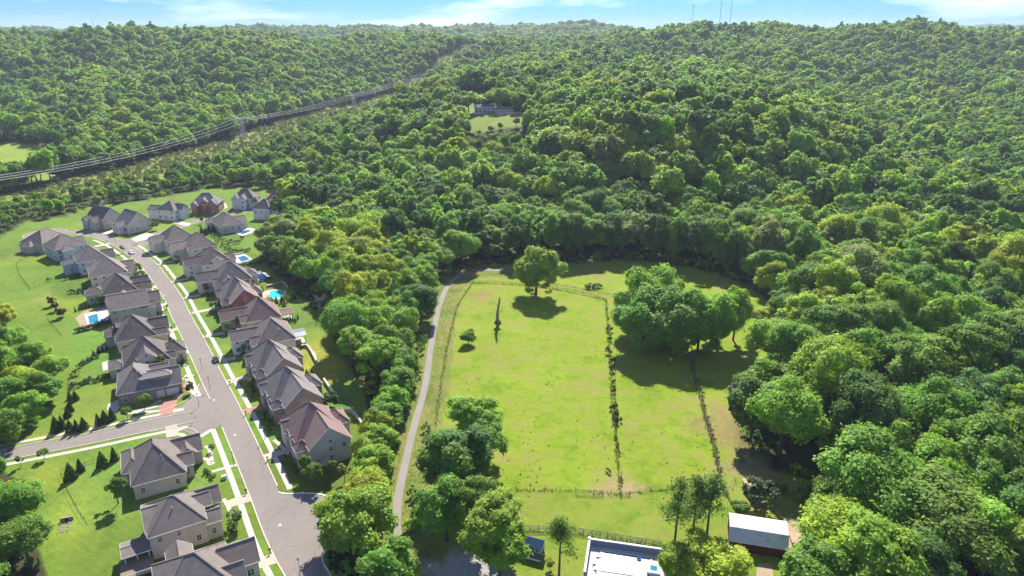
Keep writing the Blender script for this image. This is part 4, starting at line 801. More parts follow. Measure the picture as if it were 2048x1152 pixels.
house('T7', 'tall white house with black hipped roof against the wood', 505, 417, -8, [(0, 12, 0, 11, 6.6, 'h', .8), (11, 20, 2, 10, 6.0, 'h', .6, 0.0, 'white', 'grey'), (18, 26, 3, 10, 4.2, 'gv', .5, 0.0, 'white', 'black')], 'black', 'white')
house('T8', 'brown roofed stone house with a patio pool inside the lane bend', 443, 453, 43, [(0, 13, 0, 16, 4.6, 'h', .8), (11, 18, 4, 11, 4.2, 'gu', .7), (-2, 4, 13, 19, 4.4, 'h', .7)], 'brown', 'stone')
# every lot keeps its own lawn
_za = go.data.attributes['zone'].data; _zc = np.empty(len(_za) * 4, np.float32); _za.foreach_get('color', _zc); _zc = _zc.reshape(-1, 4)
_hk = [loc(k_, 6, 7) for k_ in HOUSES]; _hd = np.stack([np.hypot(gx - h_[0], gy - h_[1]) for h_ in _hk], 1); _hi = _hd.argmin(1); _rl = np.random.default_rng(9); _f = _rl.uniform(.78, 1.15, (len(_hk), 1)) * np.c_[_rl.uniform(.85, 1.18, len(_hk)), np.ones(len(_hk)), _rl.uniform(.8, 1.3, len(_hk))]
k = (lawnw > .5) & (_hd.min(1) < 24); _zc[:-1][k, :3] *= _f[_hi[k]]; _za.foreach_set('color', _zc.ravel())
for px, py in [(428, 800), (470, 870), (330, 590), (560, 1050)]:
    x, y = G(px, py); o = MB().cyl((0, 0, 0), (0, 0, .045), .42, .40, 14).build('manhole_cover', M['galv'], None, (x, y, 0)); o['kind'] = 'structure'
# farmhouse on the rise
def farmhouse():
    x, y, _ = cp(949, 688, 46); zf = 46.0
    for k_ in range(3): zf = hz1(x + 8, y)
    root = empty('farmhouse', (x, y, zf), 0.0); tag(root, 'long white farmhouse with verandah and garage on the wooded hill', 'house')
    for wg in [(0, 19.5, 0, 9, 5.8, 'gu', .5, 'white'), (25.5, 38, -1, 8, 3.4, 'gu', .55, 'cream'), (19.4, 25.6, 2, 6.5, 2.9, 'gu', .2, 'white')]:
        wall_wing(root, *wg[:7], WALL[wg[7]], -1.0); roof_wing(root, *wg[:7], ROOF['grey'] if wg[0] != 19.4 else M['white'], 0)
    for zz in (1.6, 4.4):
        for k_ in range(5):
            f = window(root, 2 + k_ * 3.9, -.05, zz, 0, .95, .9)
            for s_ in (-1, 1): MB().box(s_ * .95 - .3, s_ * .95 + .3, -.08, .0, -.95, .95).build('shutter', M['black'], f)
    m = MB().box(0, 19.5, -2.4, -.06, 2.9, 3.1); m.build('balcony', M['white'], root)
    for k_ in range(7): MB().cyl((.3 + k_ * 3.15, -2.2, -.5), (.3 + k_ * 3.15, -2.2, 2.9), .14, .12, 8).build('column', M['white'], root)
    m = MB()
    for k_ in range(40): m.box(k_ * .49, k_ * .49 + .08, -2.3, -2.22, 3.1, 4.0)
    m.box(0, 19.5, -2.32, -2.2, 4.0, 4.1).build('railing', M['black'], root)
    for k_ in range(2): put(root, GAR, 'garage_door', 29 + k_ * 5, -1.03, 0, 0)
    for k_ in range(4): MB().box(26 + k_ * 3.8, 26.25 + k_ * 3.8, -3.4, -3.15, -.5, 3.0).build('column', M['white'], root)
    MB().box(25.6, 38, -3.5, -1.1, 3.0, 3.15).build('porch_roof', M['white'], root)
    a = [(x + 22, y - 12), (x + 45, y - 12), (x + 45, y - 1), (x + 22, y - 1)]
    m = MB(); n_ = 12; vs = []
    for i in range(n_ + 1):
        for j in range(6):
            xx = x + 22 + 25 * i / n_; yy = y - 12 + 11 * j / 5; vs.append((xx, yy, hz1(xx, yy) + .35))
    m.add(vs, [(i * 6 + j, (i + 1) * 6 + j, (i + 1) * 6 + j + 1, i * 6 + j + 1) for i in range(n_) for j in range(5)]); o = m.build('farm_forecourt', M['concrete']); o['kind'] = 'structure'
farmhouse()

# ------------------------------------------------------------------ drives, walks, patios
def quad_px(name, pts, mat, z=.04): return sheet(name, GL(pts), z, mat)
def to_street(key, u, v, half, mat, name='driveway', left=True, z=.045):
    """a drive from the house front out to the kerb"""
    x, y = loc(key, u, v); a = R(HOUSES[key][3]); d = np.array((math.cos(a), math.sin(a))) * (1 if left else -1); p = np.array((x, y)); t = 0
    while t < 40 and dm_(p + d * t) > HW + .1: t += .2
    n_ = np.array((-d[1], d[0])) * half; q = p + d * t
    return sheet(name, [tuple(p - n_), tuple(q - n_ * 1.15), tuple(q + n_ * 1.15), tuple(p + n_)], z + .02, mat)
for key, u, v, h_ in [('S1', 19.6, 3.2, .6), ('S2', 18.4, 11, 1.7), ('S3', 20.8, 9, 1.7), ('L8', 20.8, 12.5, 1.5), ('L7', 18.8, 13, 1.5), ('L6', 19.8, 12.5, 1.5), ('L5', 19.2, 14.5, 1.5), ('L4', 21.2, 17, 1.5), ('L3', 19.2, 12.5, 1.5), ('L2', 19.8, 12, 1.5)]:
    to_street(key, u, v, h_, M['drive'] if key in ('S2', 'S3', 'L7') else M['concrete'])
for key, u, v, h_ in [('J', -2.4, 12, 1.4), ('I', -2.6, 14.5, 1.5), ('Hh', -2.6, 14.5, 1.5), ('Gg', -8.2, 5.5, 1.4), ('Ff', -8.6, 5, 1.4), ('Ee', -2.6, 13.5, 1.4), ('Dd', -7.6, 4.5, 1.4), ('Cc', -6.6, 3.5, 1.4), ('Bb', -8.4, 5, 1.4), ('Aa', -7.4, 3.4, 1.4)]:
    to_street(key, u, v, h_, M['brickpave'] if key in ('I',) else M['drive'], left=False)
quad_px('driveway', [(314, 806), (330, 800), (362, 790), (364, 778), (374, 757), (374, 780), (356, 800), (345, 826), (322, 832)], M['brickpave'], .06)
quad_px('driveway', [(333, 876), (358, 871), (354, 848), (330, 854)], M['drive'], .06)
quad_px('driveway', [(258, 452), (275, 446), (240, 462), (215, 470), (205, 466), (232, 458)], M['concrete'], .06)
quad_px('driveway', [(293, 466), (308, 468), (297, 478), (272, 484), (262, 478), (280, 470)], M['concrete'], .06)
quad_px('driveway', [(352, 441), (382, 447), (377, 453), (345, 446)], M['concrete'], .06)
quad_px('driveway', [(436, 409), (452, 406), (456, 416), (442, 420)], M['drive'], .06)
quad_px('driveway', [(500, 411), (480, 416), (488, 421), (510, 414)], M['concrete'], .06)
def walk(pts, wd=.55, mat='concrete', z=.055): strip('garden_walk', smooth_line(GL(pts), 5), -wd, wd, z, M[mat])
for pts in [[(385, 921), (412, 918), (420, 929), (428, 924)], [(410, 893), (418, 897), (424, 922)], [(446, 998), (455, 1010), (466, 1033), (480, 1030)], [(476, 1100), (486, 1115), (492, 1140)], [(330, 728), (356, 724), (358, 708), (345, 697)], [(317, 681), (340, 673), (338, 655), (325, 650)], [(306, 626), (320, 620), (318, 608), (305, 603)], [(380, 747), (372, 753), (375, 765), (374, 780)], [(388, 750), (372, 756), (356, 760)],
            [(548, 880), (565, 895), (575, 910)], [(600, 690), (626, 705), (631, 720)], [(233, 824), (262, 826), (295, 816), (322, 800)], [(420, 1005), (440, 998)]]: walk(pts)
quad_px('dirt_yard', [(1560, 1045), (1575, 1035), (1600, 1040), (1612, 1060), (1600, 1085), (1575, 1100), (1560, 1095)], M['dirt'], .03)
quad_px('dirt_yard', [(1515, 1128), (1545, 1125), (1548, 1200), (1505, 1200)], M['dirt'], .03)
quad_px('patio', [(150, 636), (170, 622), (214, 612), (222, 640), (200, 655), (165, 658)], M['dirt'], .03)
quad_px('patio', [(195, 691), (212, 690), (214, 698), (198, 700)], M['drive'], .05)
quad_px('patio', [(204, 725), (222, 720), (226, 736), (206, 742)], M['concrete'], .05)
quad_px('patio', [(216, 808), (236, 800), (240, 816), (228, 826), (214, 820)], M['concrete'], .05)

# ------------------------------------------------------------------ pools
def watermat(name, col):
    m, n, p = newmat(name); p.inputs['Base Color'].default_value = (*col, 1); p.inputs['Roughness'].default_value = .06; p.inputs['Specular IOR Level'].default_value = .5
    t = n.nodes.new('ShaderNodeTexNoise'); t.inputs['Scale'].default_value = 1.5; b = n.nodes.new('ShaderNodeBump'); b.inputs['Strength'].default_value = .12; n.links.new(t.outputs[0], b.inputs['Height']); n.links.new(b.outputs[0], p.inputs['Normal']); return m
M['w_teal'] = watermat('teal_water', (.03, .20, .26)); M['w_blue'] = watermat('blue_water', (.03, .13, .24)); M['w_navy'] = watermat('navy_water', (.015, .05, .14)); M['w_turq'] = watermat('turquoise_water', (.05, .52, .50))
M['plaster'] = surf('white_plaster', (.60, .60, .59), .7, .14, .8, .3)
def pool(label, water_px, deck_px, wmat, dmat='concrete', z=.0):
    wp = GL(water_px); dp = GL(deck_px); c = np.mean(dp, axis=0); root = empty('swimming_pool', (c[0], c[1], 0)); tag(root, label, 'pool')
    wl = [(p[0] - c[0], p[1] - c[1]) for p in wp]; dl_ = [(p[0] - c[0], p[1] - c[1]) for p in dp]
    sheet('deck', dl_, .08, M[dmat], root); sheet('water', wl, .10, M[wmat], root)
    cl = wl + wl[:1]; strip('coping', cl, -.3, .12, .16, M['plaster'], .0, parent=root)
    return root
pool('teal rectangular pool with white surround behind the grey roofed house', [(174, 633), (196, 627), (200, 645), (178, 649)], [(169, 629), (213, 617), (219, 641), (176, 652)], 'w_teal', 'plaster')
pool('small rectangular blue pool with loungers, upper right gardens', [(474, 515), (490, 511), (501, 519), (482, 524)], [(462, 513), (490, 508), (505, 519), (478, 527), (464, 524)], 'w_blue')
pool('dark blue pool with a row of shrubs along its near side', [(510, 550), (526, 546), (538, 555), (518, 562)], [(506, 549), (528, 543), (543, 556), (516, 566)], 'w_navy')
kid = [(537, 588), (540, 582), (552, 580), (563, 582), (570, 584), (566, 590), (560, 596), (548, 598), (539, 595)]
pool('kidney shaped turquoise pool beside the red brick house', kid, [(520, 590), (530, 582), (550, 578), (574, 582), (572, 590), (562, 598), (546, 601), (530, 602), (522, 598)], 'w_turq', 'drive')
pool('small curved pool on the stone house patio inside the lane bend', [(476, 466), (482, 462), (495, 460), (504, 461), (498, 465), (486, 469)], [(468, 465), (478, 458), (500, 456), (512, 459), (504, 466), (484, 472)], 'w_blue', 'plaster')
# loungers beside the small rectangular pool
def lounger(px, py, a, label):
    x, y = G(px, py); r = empty('sun_lounger', (x, y, .08), R(a)); tag(r, label, 'sun lounger', 'white loungers round the pools'); r.scale = (1, 1, 1)
    MB().box(-.95, .35, -.35, .35, .3, .4).build('seat', M['plaster'], r); MB().beam((.35, 0, .36), (.95, 0, .75), .7, .1).build('backrest', M['plaster'], r)
    for sx in (-.85, .25):
        for sy in (-.3, .3): MB().box(sx - .04, sx + .04, sy - .04, sy + .04, 0, .3).build('leg', M['white'], r)
for i, (px, py) in enumerate([(467, 510), (472, 509), (478, 508), (484, 507)]): lounger(px, py, 60, '%s white lounger along the far side of the small rectangular pool' % ['leftmost', 'second', 'third', 'rightmost'][i])
for i, (px, py) in enumerate([(466, 518), (468, 522)]): lounger(px, py, 150, '%s white lounger at the left side of the small rectangular pool' % ['farther', 'nearer'][i])
for i, (px, py) in enumerate([(514, 547), (520, 545)]): lounger(px, py, 60, '%s white lounger beside the dark blue pool' % ['left', 'right'][i])
# walled pool terrace at the bottom
def terrace():
    A = np.array(G(1178, 1088)); B = np.array(G(1331, 1110)); D = np.array(G(1158, 1140)); ux = (B - A) / np.linalg.norm(B - A); L_ = float(np.linalg.norm(B - A)); vy = np.array((ux[1], -ux[0]))
    a = math.atan2(ux[1], ux[0]); root = empty('pool_terrace', (A[0], A[1], 0), a); tag(root, 'white walled pool terrace with a glinting pool and raised spa', 'pool')
    W_ = L_; Dp = 11.5   # local x along the far wall, local -y towards the camera
    MB().box(0, W_, -Dp, 0, -.05, .06).build('deck', surf('pale_paving', (.50, .47, .45), .85, .08, 2), root)
    wl = surf('terrace_wall', (.22, .22, .25), .8, .15, 2)
    def wall_(x0, x1, y0, y1): w_ = MB().box(x0, x1, y0, y1, 0, 1.75).build('wall', wl, root); MB().box(x0 - .08, x1 + .08, y0 - .08, y1 + .08, 1.75, 1.95).build('wall_cap', M['plaster'], w_)
    wall_(0, W_, -.4, 0); wall_(-.1, .3, -Dp, -.5); wall_(W_ - .3, W_ + .1, -Dp, -.5)
    for x_ in (.05, W_ - .05): MB().box(x_ - .35, x_ + .35, -.6, .15, 0, 2.2).build('pillar', M['plaster'], root)
    p0, p1, q0, q1 = 3.4, W_ - 3.6, -8.2, -2.0
    wg = watermat('rippled_pool_water', (.10, .20, .22)); wg.node_tree.nodes['Principled BSDF'].inputs['Roughness'].default_value = .2; wg.node_tree.nodes['Bump'].inputs['Strength'].default_value = .35
    MB().box(p0, p1, q0, q1, .02, .09).build('water', wg, root)
    for bx in [(p0 - .4, p0, q0 - .4, q1 + .4), (p1, p1 + .4, q0 - .4, q1 + .4), (p0, p1, q0 - .4, q0), (p0, p1, q1, q1 + .4)]: MB().box(*bx, .05, .2).build('coping', M['plaster'], root)
    sp = MB().box(W_ - 4.3, W_ - 1.3, -7.4, -4.2, .06, .75).build('spa', M['plaster'], root); MB().box(W_ - 3.6, W_ - 2.0, -6.6, -5.0, .7, .78).build('water', M['w_teal'], sp)
    MB().box(2.2, 3.6, -4.4, -3.6, .06, .35).build('step', M['plaster'], root)
    return root, A, a
ter, tA, ta = terrace()
def tloc(u, v): return (tA[0] + u * math.cos(ta) - v * math.sin(ta), tA[1] + u * math.sin(ta) + v * math.cos(ta))
def ring(label, x, y, z):
    m = MB(); n1, n2 = 18, 8; vs = []
    for i in range(n1):
        for j in range(n2):
            t, s = 2 * math.pi * i / n1, 2 * math.pi * j / n2; r_ = .42 + .13 * math.cos(s); vs.append((r_ * math.cos(t), r_ * math.sin(t), .13 * math.sin(s) + .13))
    m.add(vs, [(i * n2 + j, ((i + 1) % n1) * n2 + j, ((i + 1) % n1) * n2 + (j + 1) % n2, i * n2 + (j + 1) % n2) for i in range(n1) for j in range(n2)])
    o = m.build('swim_ring', surf('blue_vinyl', (.05, .16, .5), .3, .1), None, (x, y, z)); tag(o, label, 'swim ring')
ring('blue swim ring floating in the walled terrace pool', *tloc(12.4, -2.9), .14)
def patio_chair(x, y, a, label):
    r = empty('patio_chair', (x, y, .06), a); tag(r, label, 'chair', 'chairs on the pool terrace'); MB().box(-.3, .3, -.3, .3, .4, .46).build('seat', M['galv'], r); MB().beam((-.28, -.28, .46), (-.4, -.28, 1.0), .05).beam((-.28, .28, .46), (-.4, .28, 1.0), .05).beam((-.4, -.3, .95), (-.4, .3, .95), .08).beam((-.34, -.3, .72), (-.34, .3, .72), .06).build('backrest', M['galv'], r)
    for sx in (-.26, .26):
        for sy in (-.26, .26): MB().box(sx - .03, sx + .03, sy - .03, sy + .03, 0, .4).build('leg', M['galv'], r)
patio_chair(*tloc(1.9, -6.5), .4, 'metal chair on the pool terrace, farther of two'); patio_chair(*tloc(2.3, -8.3), 2.2, 'metal chair on the pool terrace, nearer of two')

# ------------------------------------------------------------------ barn, sheds, wood pile
def barn():
    A = np.array(G(1461, 1078, 3.2)); B = np.array(G(1548, 1092, 3.2)); ux = B - A; L_ = float(np.linalg.norm(ux)); a = math.atan2(ux[1], ux[0])
    root = empty('barn', (A[0], A[1], 0), a); tag(root, 'red barn with a rusty white metal gambrel roof', 'barn'); Wd = 8.6; L_ = 13.0
    prof = [(0, 0), (Wd, 0), (Wd, 3.2), (Wd - 1.7, 5.5), (Wd / 2, 6.15), (1.7, 5.5), (0, 3.2)]
    m = MB(); n_ = 7; m.add([(0, y, z) for y, z in prof] + [(L_, y, z) for y, z in prof], [tuple(range(n_ - 1, -1, -1)), tuple(range(n_, 2 * n_))] + [(i, (i + 1) % n_, n_ + (i + 1) % n_, n_ + i) for i in range(n_)]); m.build('wall', WALL['barnred'], root)
    rm, nn, pp = newmat('white_corrugated_iron'); pp.inputs['Roughness'].default_value = .45; pp.inputs['Metallic'].default_value = .15
    g = nn.nodes.new('ShaderNodeTexCoord'); wv = nn.nodes.new('ShaderNodeTexWave'); wv.inputs['Scale'].default_value = 1.1; nn.links.new(g.outputs['Object'], wv.inputs['Vector'])
    ns = nn.nodes.new('ShaderNodeTexNoise'); ns.inputs['Scale'].default_value = .55; ns.inputs['Detail'].default_value = 8; ns.inputs['Roughness'].default_value = .75; nn.links.new(g.outputs['Object'], ns.inputs['Vector'])
    cr_ = nn.nodes.new('ShaderNodeValToRGB'); cr_.color_ramp.elements[0].position = .54; cr_.color_ramp.elements[0].color = (.58, .57, .56, 1); cr_.color_ramp.elements[1].position = .72; cr_.color_ramp.elements[1].color = (.33, .19, .13, 1)
    nn.links.new(ns.outputs['Fac'], cr_.inputs[0]); nn.links.new(cr_.outputs[0], pp.inputs['Base Color']); bp = nn.nodes.new('ShaderNodeBump'); bp.inputs['Strength'].default_value = .35; bp.inputs['Distance'].default_value = .05; nn.links.new(wv.outputs[0], bp.inputs['Height']); nn.links.new(bp.outputs[0], pp.inputs['Normal'])
    pr = [(-.35, 2.8), (1.65, 5.62), (Wd / 2, 6.3), (Wd - 1.65, 5.62), (Wd + .35, 2.8)]
    for i in range(4):
        (y0, z0), (y1, z1) = pr[i], pr[i + 1]; n_ = 13; wdt = (L_ + .8) / n_
        for k_ in range(n_):   # one sheet of iron after another
            x0 = -.4 + k_ * wdt; dz = .012 * (k_ % 2); m = MB(); v = [(x0, y0, z0 + dz), (x0 + wdt, y0, z0 + dz), (x0 + wdt, y1, z1 + dz), (x0, y1, z1 + dz)]; v += [(p[0], p[1], p[2] - .05) for p in v]
            m.add(v, [(0, 1, 2, 3), (7, 6, 5, 4), (0, 4, 5, 1), (1, 5, 6, 2), (2, 6, 7, 3), (3, 7, 4, 0)]); m.build('roof_sheet', rm, root)
    for x_ in (3.2, 8.2):
        d_ = MB().box(x_ - 1.3, x_ + 1.3, -.12, -.02, 0, 2.5).build('door', surf('dark_red_boards', (.12, .02, .018), .85, .3), root); MB().box(x_ + .9, x_ + 1.0, -.18, -.12, 1.0, 1.3).build('handle', M['galv'], d_)
barn()
def small_shed():
    x, y = G(1495, 990); r = empty('shed', (x, y, 0), R(8)); tag(r, 'small tan shed half hidden behind a round bush', 'shed')
    WALLS = surf('ochre_boards', (.42, .26, .12), .85, .15); MB().box(0, 5, 0, 3.2, 0, 2.2).build('wall', WALLS, r); m = MB(); v = [(-.3, -.4, 2.3), (5.3, -.4, 2.3), (5.3, 3.6, 2.9), (-.3, 3.6, 2.9)]; v += [(p[0], p[1], p[2] - .14) for p in v]; m.add(v, [(0, 1, 2, 3), (7, 6, 5, 4), (0, 4, 5, 1), (1, 5, 6, 2), (2, 6, 7, 3), (3, 7, 4, 0)]); m.build('roof', surf('straw_roof', (.52, .40, .20), .8, .15), r)
    d_ = MB().box(.8, 1.7, -.06, -.01, 0, 1.9).build('door', M['wood'], r); MB().box(1.5, 1.6, -.12, -.06, .9, 1.1).build('handle', M['galv'], d_)
small_shed()
def hut():
    x, y = G(1034, 1108, 1.0); r = empty('deck_hut', (x, y, 0), R(-21)); tag(r, 'small hut with blue metal roof on a raised wooden deck', 'hut')
    for k_ in range(10): MB().box(0, 6.0, -.1 + k_ * .42, .30 + k_ * .42, .95, 1.05).build('deck_board', M['wood'], r)
    for px_ in (.2, 2.9, 5.7):
        for py_ in (.1, 3.9): MB().box(px_ - .1, px_ + .1, py_ - .1, py_ + .1, -.1, .95).build('post', M['wood'], r)
    MB().box(.6, 5.6, 1.9, 4.2, 1.05, 3.1).build('wall', WALL['grey'], r)
    m = MB(); e0, e1 = 3.05, 4.5; v = [(.3, 1.3, e0), (5.9, 1.3, e0), (5.9, 3.05, e1), (.3, 3.05, e1)]; v += [(p[0], p[1], p[2] - .1) for p in v]; m.add(v, [(0, 1, 2, 3), (7, 6, 5, 4), (0, 4, 5, 1), (1, 5, 6, 2), (2, 6, 7, 3), (3, 7, 4, 0)])
    v = [(5.9, 4.8, e0), (.3, 4.8, e0), (.3, 3.05, e1), (5.9, 3.05, e1)]; v += [(p[0], p[1], p[2] - .1) for p in v]; m.add(v, [(0, 1, 2, 3), (7, 6, 5, 4), (0, 4, 5, 1), (1, 5, 6, 2), (2, 6, 7, 3), (3, 7, 4, 0)])
    m.build('roof', surf('blue_metal_roof', (.12, .19, .33), .35, .15, 2, metal=.3), r)
    d_ = MB().box(2.6, 3.5, 1.84, 1.89, 1.05, 2.95).build('door', M['glass'], r); MB().box(2.68, 2.75, 1.78, 1.84, 1.9, 2.1).build('handle', M['galv'], d_)
    window(r, 1.5, 1.87, 2.1, 0, .9, .7); window(r, 4.6, 1.87, 2.1, 0, .9, .7)
    MB().box(0, 6.0, -.35, -.15, .75, 1.08).build('edge_board', M['white'], r)
hut()
def wood_pile():
    x, y = G(1590, 1080); r = empty('lumber_stack', (x, y, 0), R(-8)); tag(r, 'low stack of pale boards on the dirt beside the barn', 'lumber')
    mt = surf('pale_lumber', (.45, .33, .22), .85, .2)
    for l in range(3):
        for k_ in range(6): MB().box(-1.2 + k_ * .4, -.86 + k_ * .4, -2.0 + .2 * ((k_ * 7 + l * 3) % 5) * .3, 2.0 - .25 * ((k_ * 3 + l) % 4) * .4, .1 + l * .22, .3 + l * .22).build('board', mt, r)
wood_pile()
def outlet():
    x, y = G(133, 1045); r = empty('culvert_outlet', (x, y, 0), R(20)); tag(r, 'concrete drain headwall with a rock apron in the left lawn', 'drain')
    MB().box(-1.5, 1.5, .6, 1.0, 0, 1.1).build('headwall', M['stonewall'], r); MB().cyl((0, .58, .45), (0, .5, .45), .4, .4, 12).build('pipe', M['black'], r)
    rg = random.Random(4)
    for k_ in range(60):
        u_, v_ = rg.uniform(-1.3, 1.3), rg.uniform(-4.2, .3); s_ = rg.uniform(.15, .32); m = MB(); vs = []
        for a_ in range(6): vs.append((s_ * math.cos(a_) * rg.uniform(.7, 1.1), s_ * math.sin(a_) * rg.uniform(.7, 1.1), 0))
        m.add([(u_ + p[0], v_ + p[1], -.05) for p in vs] + [(u_ + p[0] * .6, v_ + p[1] * .6, s_ * .7) for p in vs], [(0, 1, 7, 6), (1, 2, 8, 7), (2, 3, 9, 8), (3, 4, 10, 9), (4, 5, 11, 10), (5, 0, 6, 11), (6, 7, 8, 9, 10, 11)]); m.build('stone', M['rock'], r)
outlet()
# rear deck of the tall pale brick house
def deck():
    r = HOUSES['S2'][0]; MB().box(-7.2, -.1, -4.6, 2.0, .9, 1.05).build('deck', M['wood'], r)
    for k_ in range(4): MB().box(-7 + k_ * 2.2, -6.85 + k_ * 2.2, -4.5, -4.35, -.1, .9).build('post', M['wood'], r)
    rl = MB().box(-7.2, -.1, -4.62, -4.55, 1.85, 1.95)
    for k_ in range(34): rl.box(-7.1 + k_ * .21, -7.03 + k_ * .21, -4.61, -4.56, 1.05, 1.85)
    rl.build('railing', M['white'], r)
deck()
# retaining walls of the back gardens
def retaining(pts, label, h_=1.2, wd=.5):
    L_ = smooth_line(GL(pts), 4); c = L_[0]; o = strip('retaining_wall', L_, -wd / 2, wd / 2, h_, M['stonewall'], -.1, kind='thing'); tag(o, label, 'wall', 'stone retaining walls'); cpz = strip('wall_cap', L_, -wd / 2 - .08, wd / 2 + .08, h_ + .1, M['concrete'], h_, parent=o)
retaining([(602, 696), (616, 696), (630, 720), (634, 728)], 'stone retaining wall behind the rose brick house'); retaining([(648, 762), (660, 780), (676, 800)], 'stone retaining wall behind the brown brick house'); retaining([(690, 824), (706, 828), (722, 848), (726, 858)], 'curved stone retaining wall behind the last pale stone house'); retaining([(533, 575), (550, 571), (566, 567), (576, 578)], 'stone retaining wall above the turquoise pool', 1.0)

# ------------------------------------------------------------------ fences
def fence_rail(pts, label, post_d, rails, h_, mat, wd=.1, name='rail_fence', group=None, rw=.05, rh=.14):
    L_ = GL(pts); seg = []; tot = 0
    P_ = [np.array(p) for p in L_]; out = [P_[0]]; acc = 0
    for a, b in zip(P_[:-1], P_[1:]):
        d = np.linalg.norm(b - a); n_ = max(1, round(d / post_d)); out += [a + (b - a) * (i + 1) / n_ for i in range(n_)]
    c = out[0]; root = empty(name, (c[0], c[1], 0)); tag(root, label, 'fence', group)
    pm = MB().box(-wd / 2, wd / 2, -wd / 2, wd / 2, -.2, h_ + .08).mesh('post'); pm.materials.append(mat)
    for p in out: link('post', pm, None, root, (p[0] - c[0], p[1] - c[1], 0))
    rm = MB().box(0, 1, -rw / 2, rw / 2, -rh / 2, rh / 2).mesh('rail'); rm.materials.append(mat)
    for a, b in zip(out[:-1], out[1:]):
        d = b - a; l = np.linalg.norm(d); ra = math.atan2(d[1], d[0])
        for z in rails: o = link('rail', rm, None, root, (a[0] - c[0], a[1] - c[1], z), ra); o.scale = (l, 1, 1)
    return root
fence_rail([(1022, 1061), (1060, 1061), (1110, 1062), (1150, 1065), (1200, 1073), (1260, 1083), (1323, 1093)], 'black four-rail fence across the yard above the pool terrace', 2.0, (.35, .75, 1.15, 1.55), 1.6, M['black'])
fence_rail([(1342, 1096), (1362, 1098)], 'short black rail fence right of the garden gate gap', 1.6, (.35, .75, 1.15, 1.55), 1.6, M['black'])
fence_rail([(1003, 981), (1060, 979), (1150, 981)], 'thin wire fence along the near pasture edge, left part', 5.0, (.5, .9, 1.3), 1.4, M['wood'], .1, 'wire_fence', None, .02, .03)
fence_rail([(1152, 988), (1205, 990)], 'black panel gates in the near pasture fence', 2.1, (.3, .6, .9, 1.2, 1.5), 1.6, M['black'], .08, 'field_gate', None, .04, .06)
fence_rail([(1206, 990), (1240, 991)], 'wire fence between the panel gates and the small gate', 3.0, (.5, .9, 1.3), 1.4, M['wood'], .1, 'wire_fence', None, .02, .03)
fence_rail([(1241, 992), (1258, 991)], 'small gate where the two paddocks meet', 2.6, (.3, .6, .9, 1.2), 1.3, M['black'], .1, 'field_gate', None, .04, .07)
fence_rail([(1259, 991), (1300, 982), (1350, 975), (1440, 975), (1500, 955)], 'thin wire fence along the near pasture edge, right part', 5.0, (.5, .9, 1.3), 1.4, M['wood'], .1, 'wire_fence', None, .02, .03)
fence_rail([(1212, 600), (1218, 680), (1222, 760), (1228, 850), (1236, 930), (1241, 990)], 'overgrown wire fence dividing the two paddocks', 8.0, (.6, 1.2), 1.3, M['wood'], .14, 'wire_fence', None, .02, .03)
fence_rail([(1374, 700), (1392, 765), (1406, 820), (1420, 870), (1432, 920), (1442, 965), (1455, 995), (1464, 1010)], 'dark plank fence running down the right side of the pasture', 3.5, (.4, .8, 1.2), 1.3, M['wood'], .16, 'rail_fence', None, .06, .16)
fence_rail([(945, 566), (930, 585), (915, 612), (903, 650), (893, 700), (884, 750), (876, 810), (872, 850)], 'wire fence between footpath verge and pasture', 6.0, (.5, 1.1), 1.3, M['wood'], .12, 'wire_fence', None, .02, .03)
fence_rail([(945, 566), (990, 566), (1040, 570), (1100, 577), (1150, 585), (1212, 600)], 'old rail fence along the far pasture edge, nearer of two', 4.5, (.6, 1.1), 1.3, M['wood'], .16, 'rail_fence', None, .06, .12)
fence_rail([(1095, 568), (1150, 578), (1214, 590), (1240, 596)], 'old rail fence along the far pasture edge, farther of two', 4.5, (.6, 1.1), 1.3, M['wood'], .16, 'rail_fence', None, .06, .12)
fence_rail([(1478, 655), (1510, 680), (1550, 712)], 'rail fence crossing the bright wedge right of the clump', 4.5, (.6, 1.1), 1.3, M['wood'], .16, 'rail_fence', None, .06, .12)
def picket(pts, label): fence_rail(pts, label, 2.4, (.15, 1.25), 1.3, M['black'], .07, 'garden_fence', 'thin black garden fences', .03, .05)
picket([(122, 948), (134, 980), (152, 1015), (174, 1050)], 'thin black fence at the back of the lawn below the side street'); picket([(122, 948), (170, 932), (240, 914)], 'thin black fence beside the conifers along the side street'); picket([(174, 1050), (235, 1035)], 'thin black fence between the two lower left gardens')
picket([(33, 527), (40, 552), (60, 580)], 'thin black fence around the upper left lawn'); picket([(33, 527), (62, 512), (95, 502)], 'thin black fence from the upper left lawn to the pale blue house'); picket([(60, 580), (110, 563), (160, 549)], 'thin black fence below the upper left lawn')
picket([(95, 640), (108, 655), (122, 672)], 'thin black fence left of the teal pool garden'); picket([(139, 790), (137, 760), (148, 745)], 'thin black fence behind the corner house garden'); picket([(683, 705), (705, 740), (730, 780), (748, 820)], 'thin black fence along the wood behind the right hand gardens')
picket([(706, 938), (722, 905), (735, 880)], 'thin black fence beside the last pale stone house'); picket([(480, 500), (510, 512), (528, 530)], 'thin black fence behind the small rectangular pool')

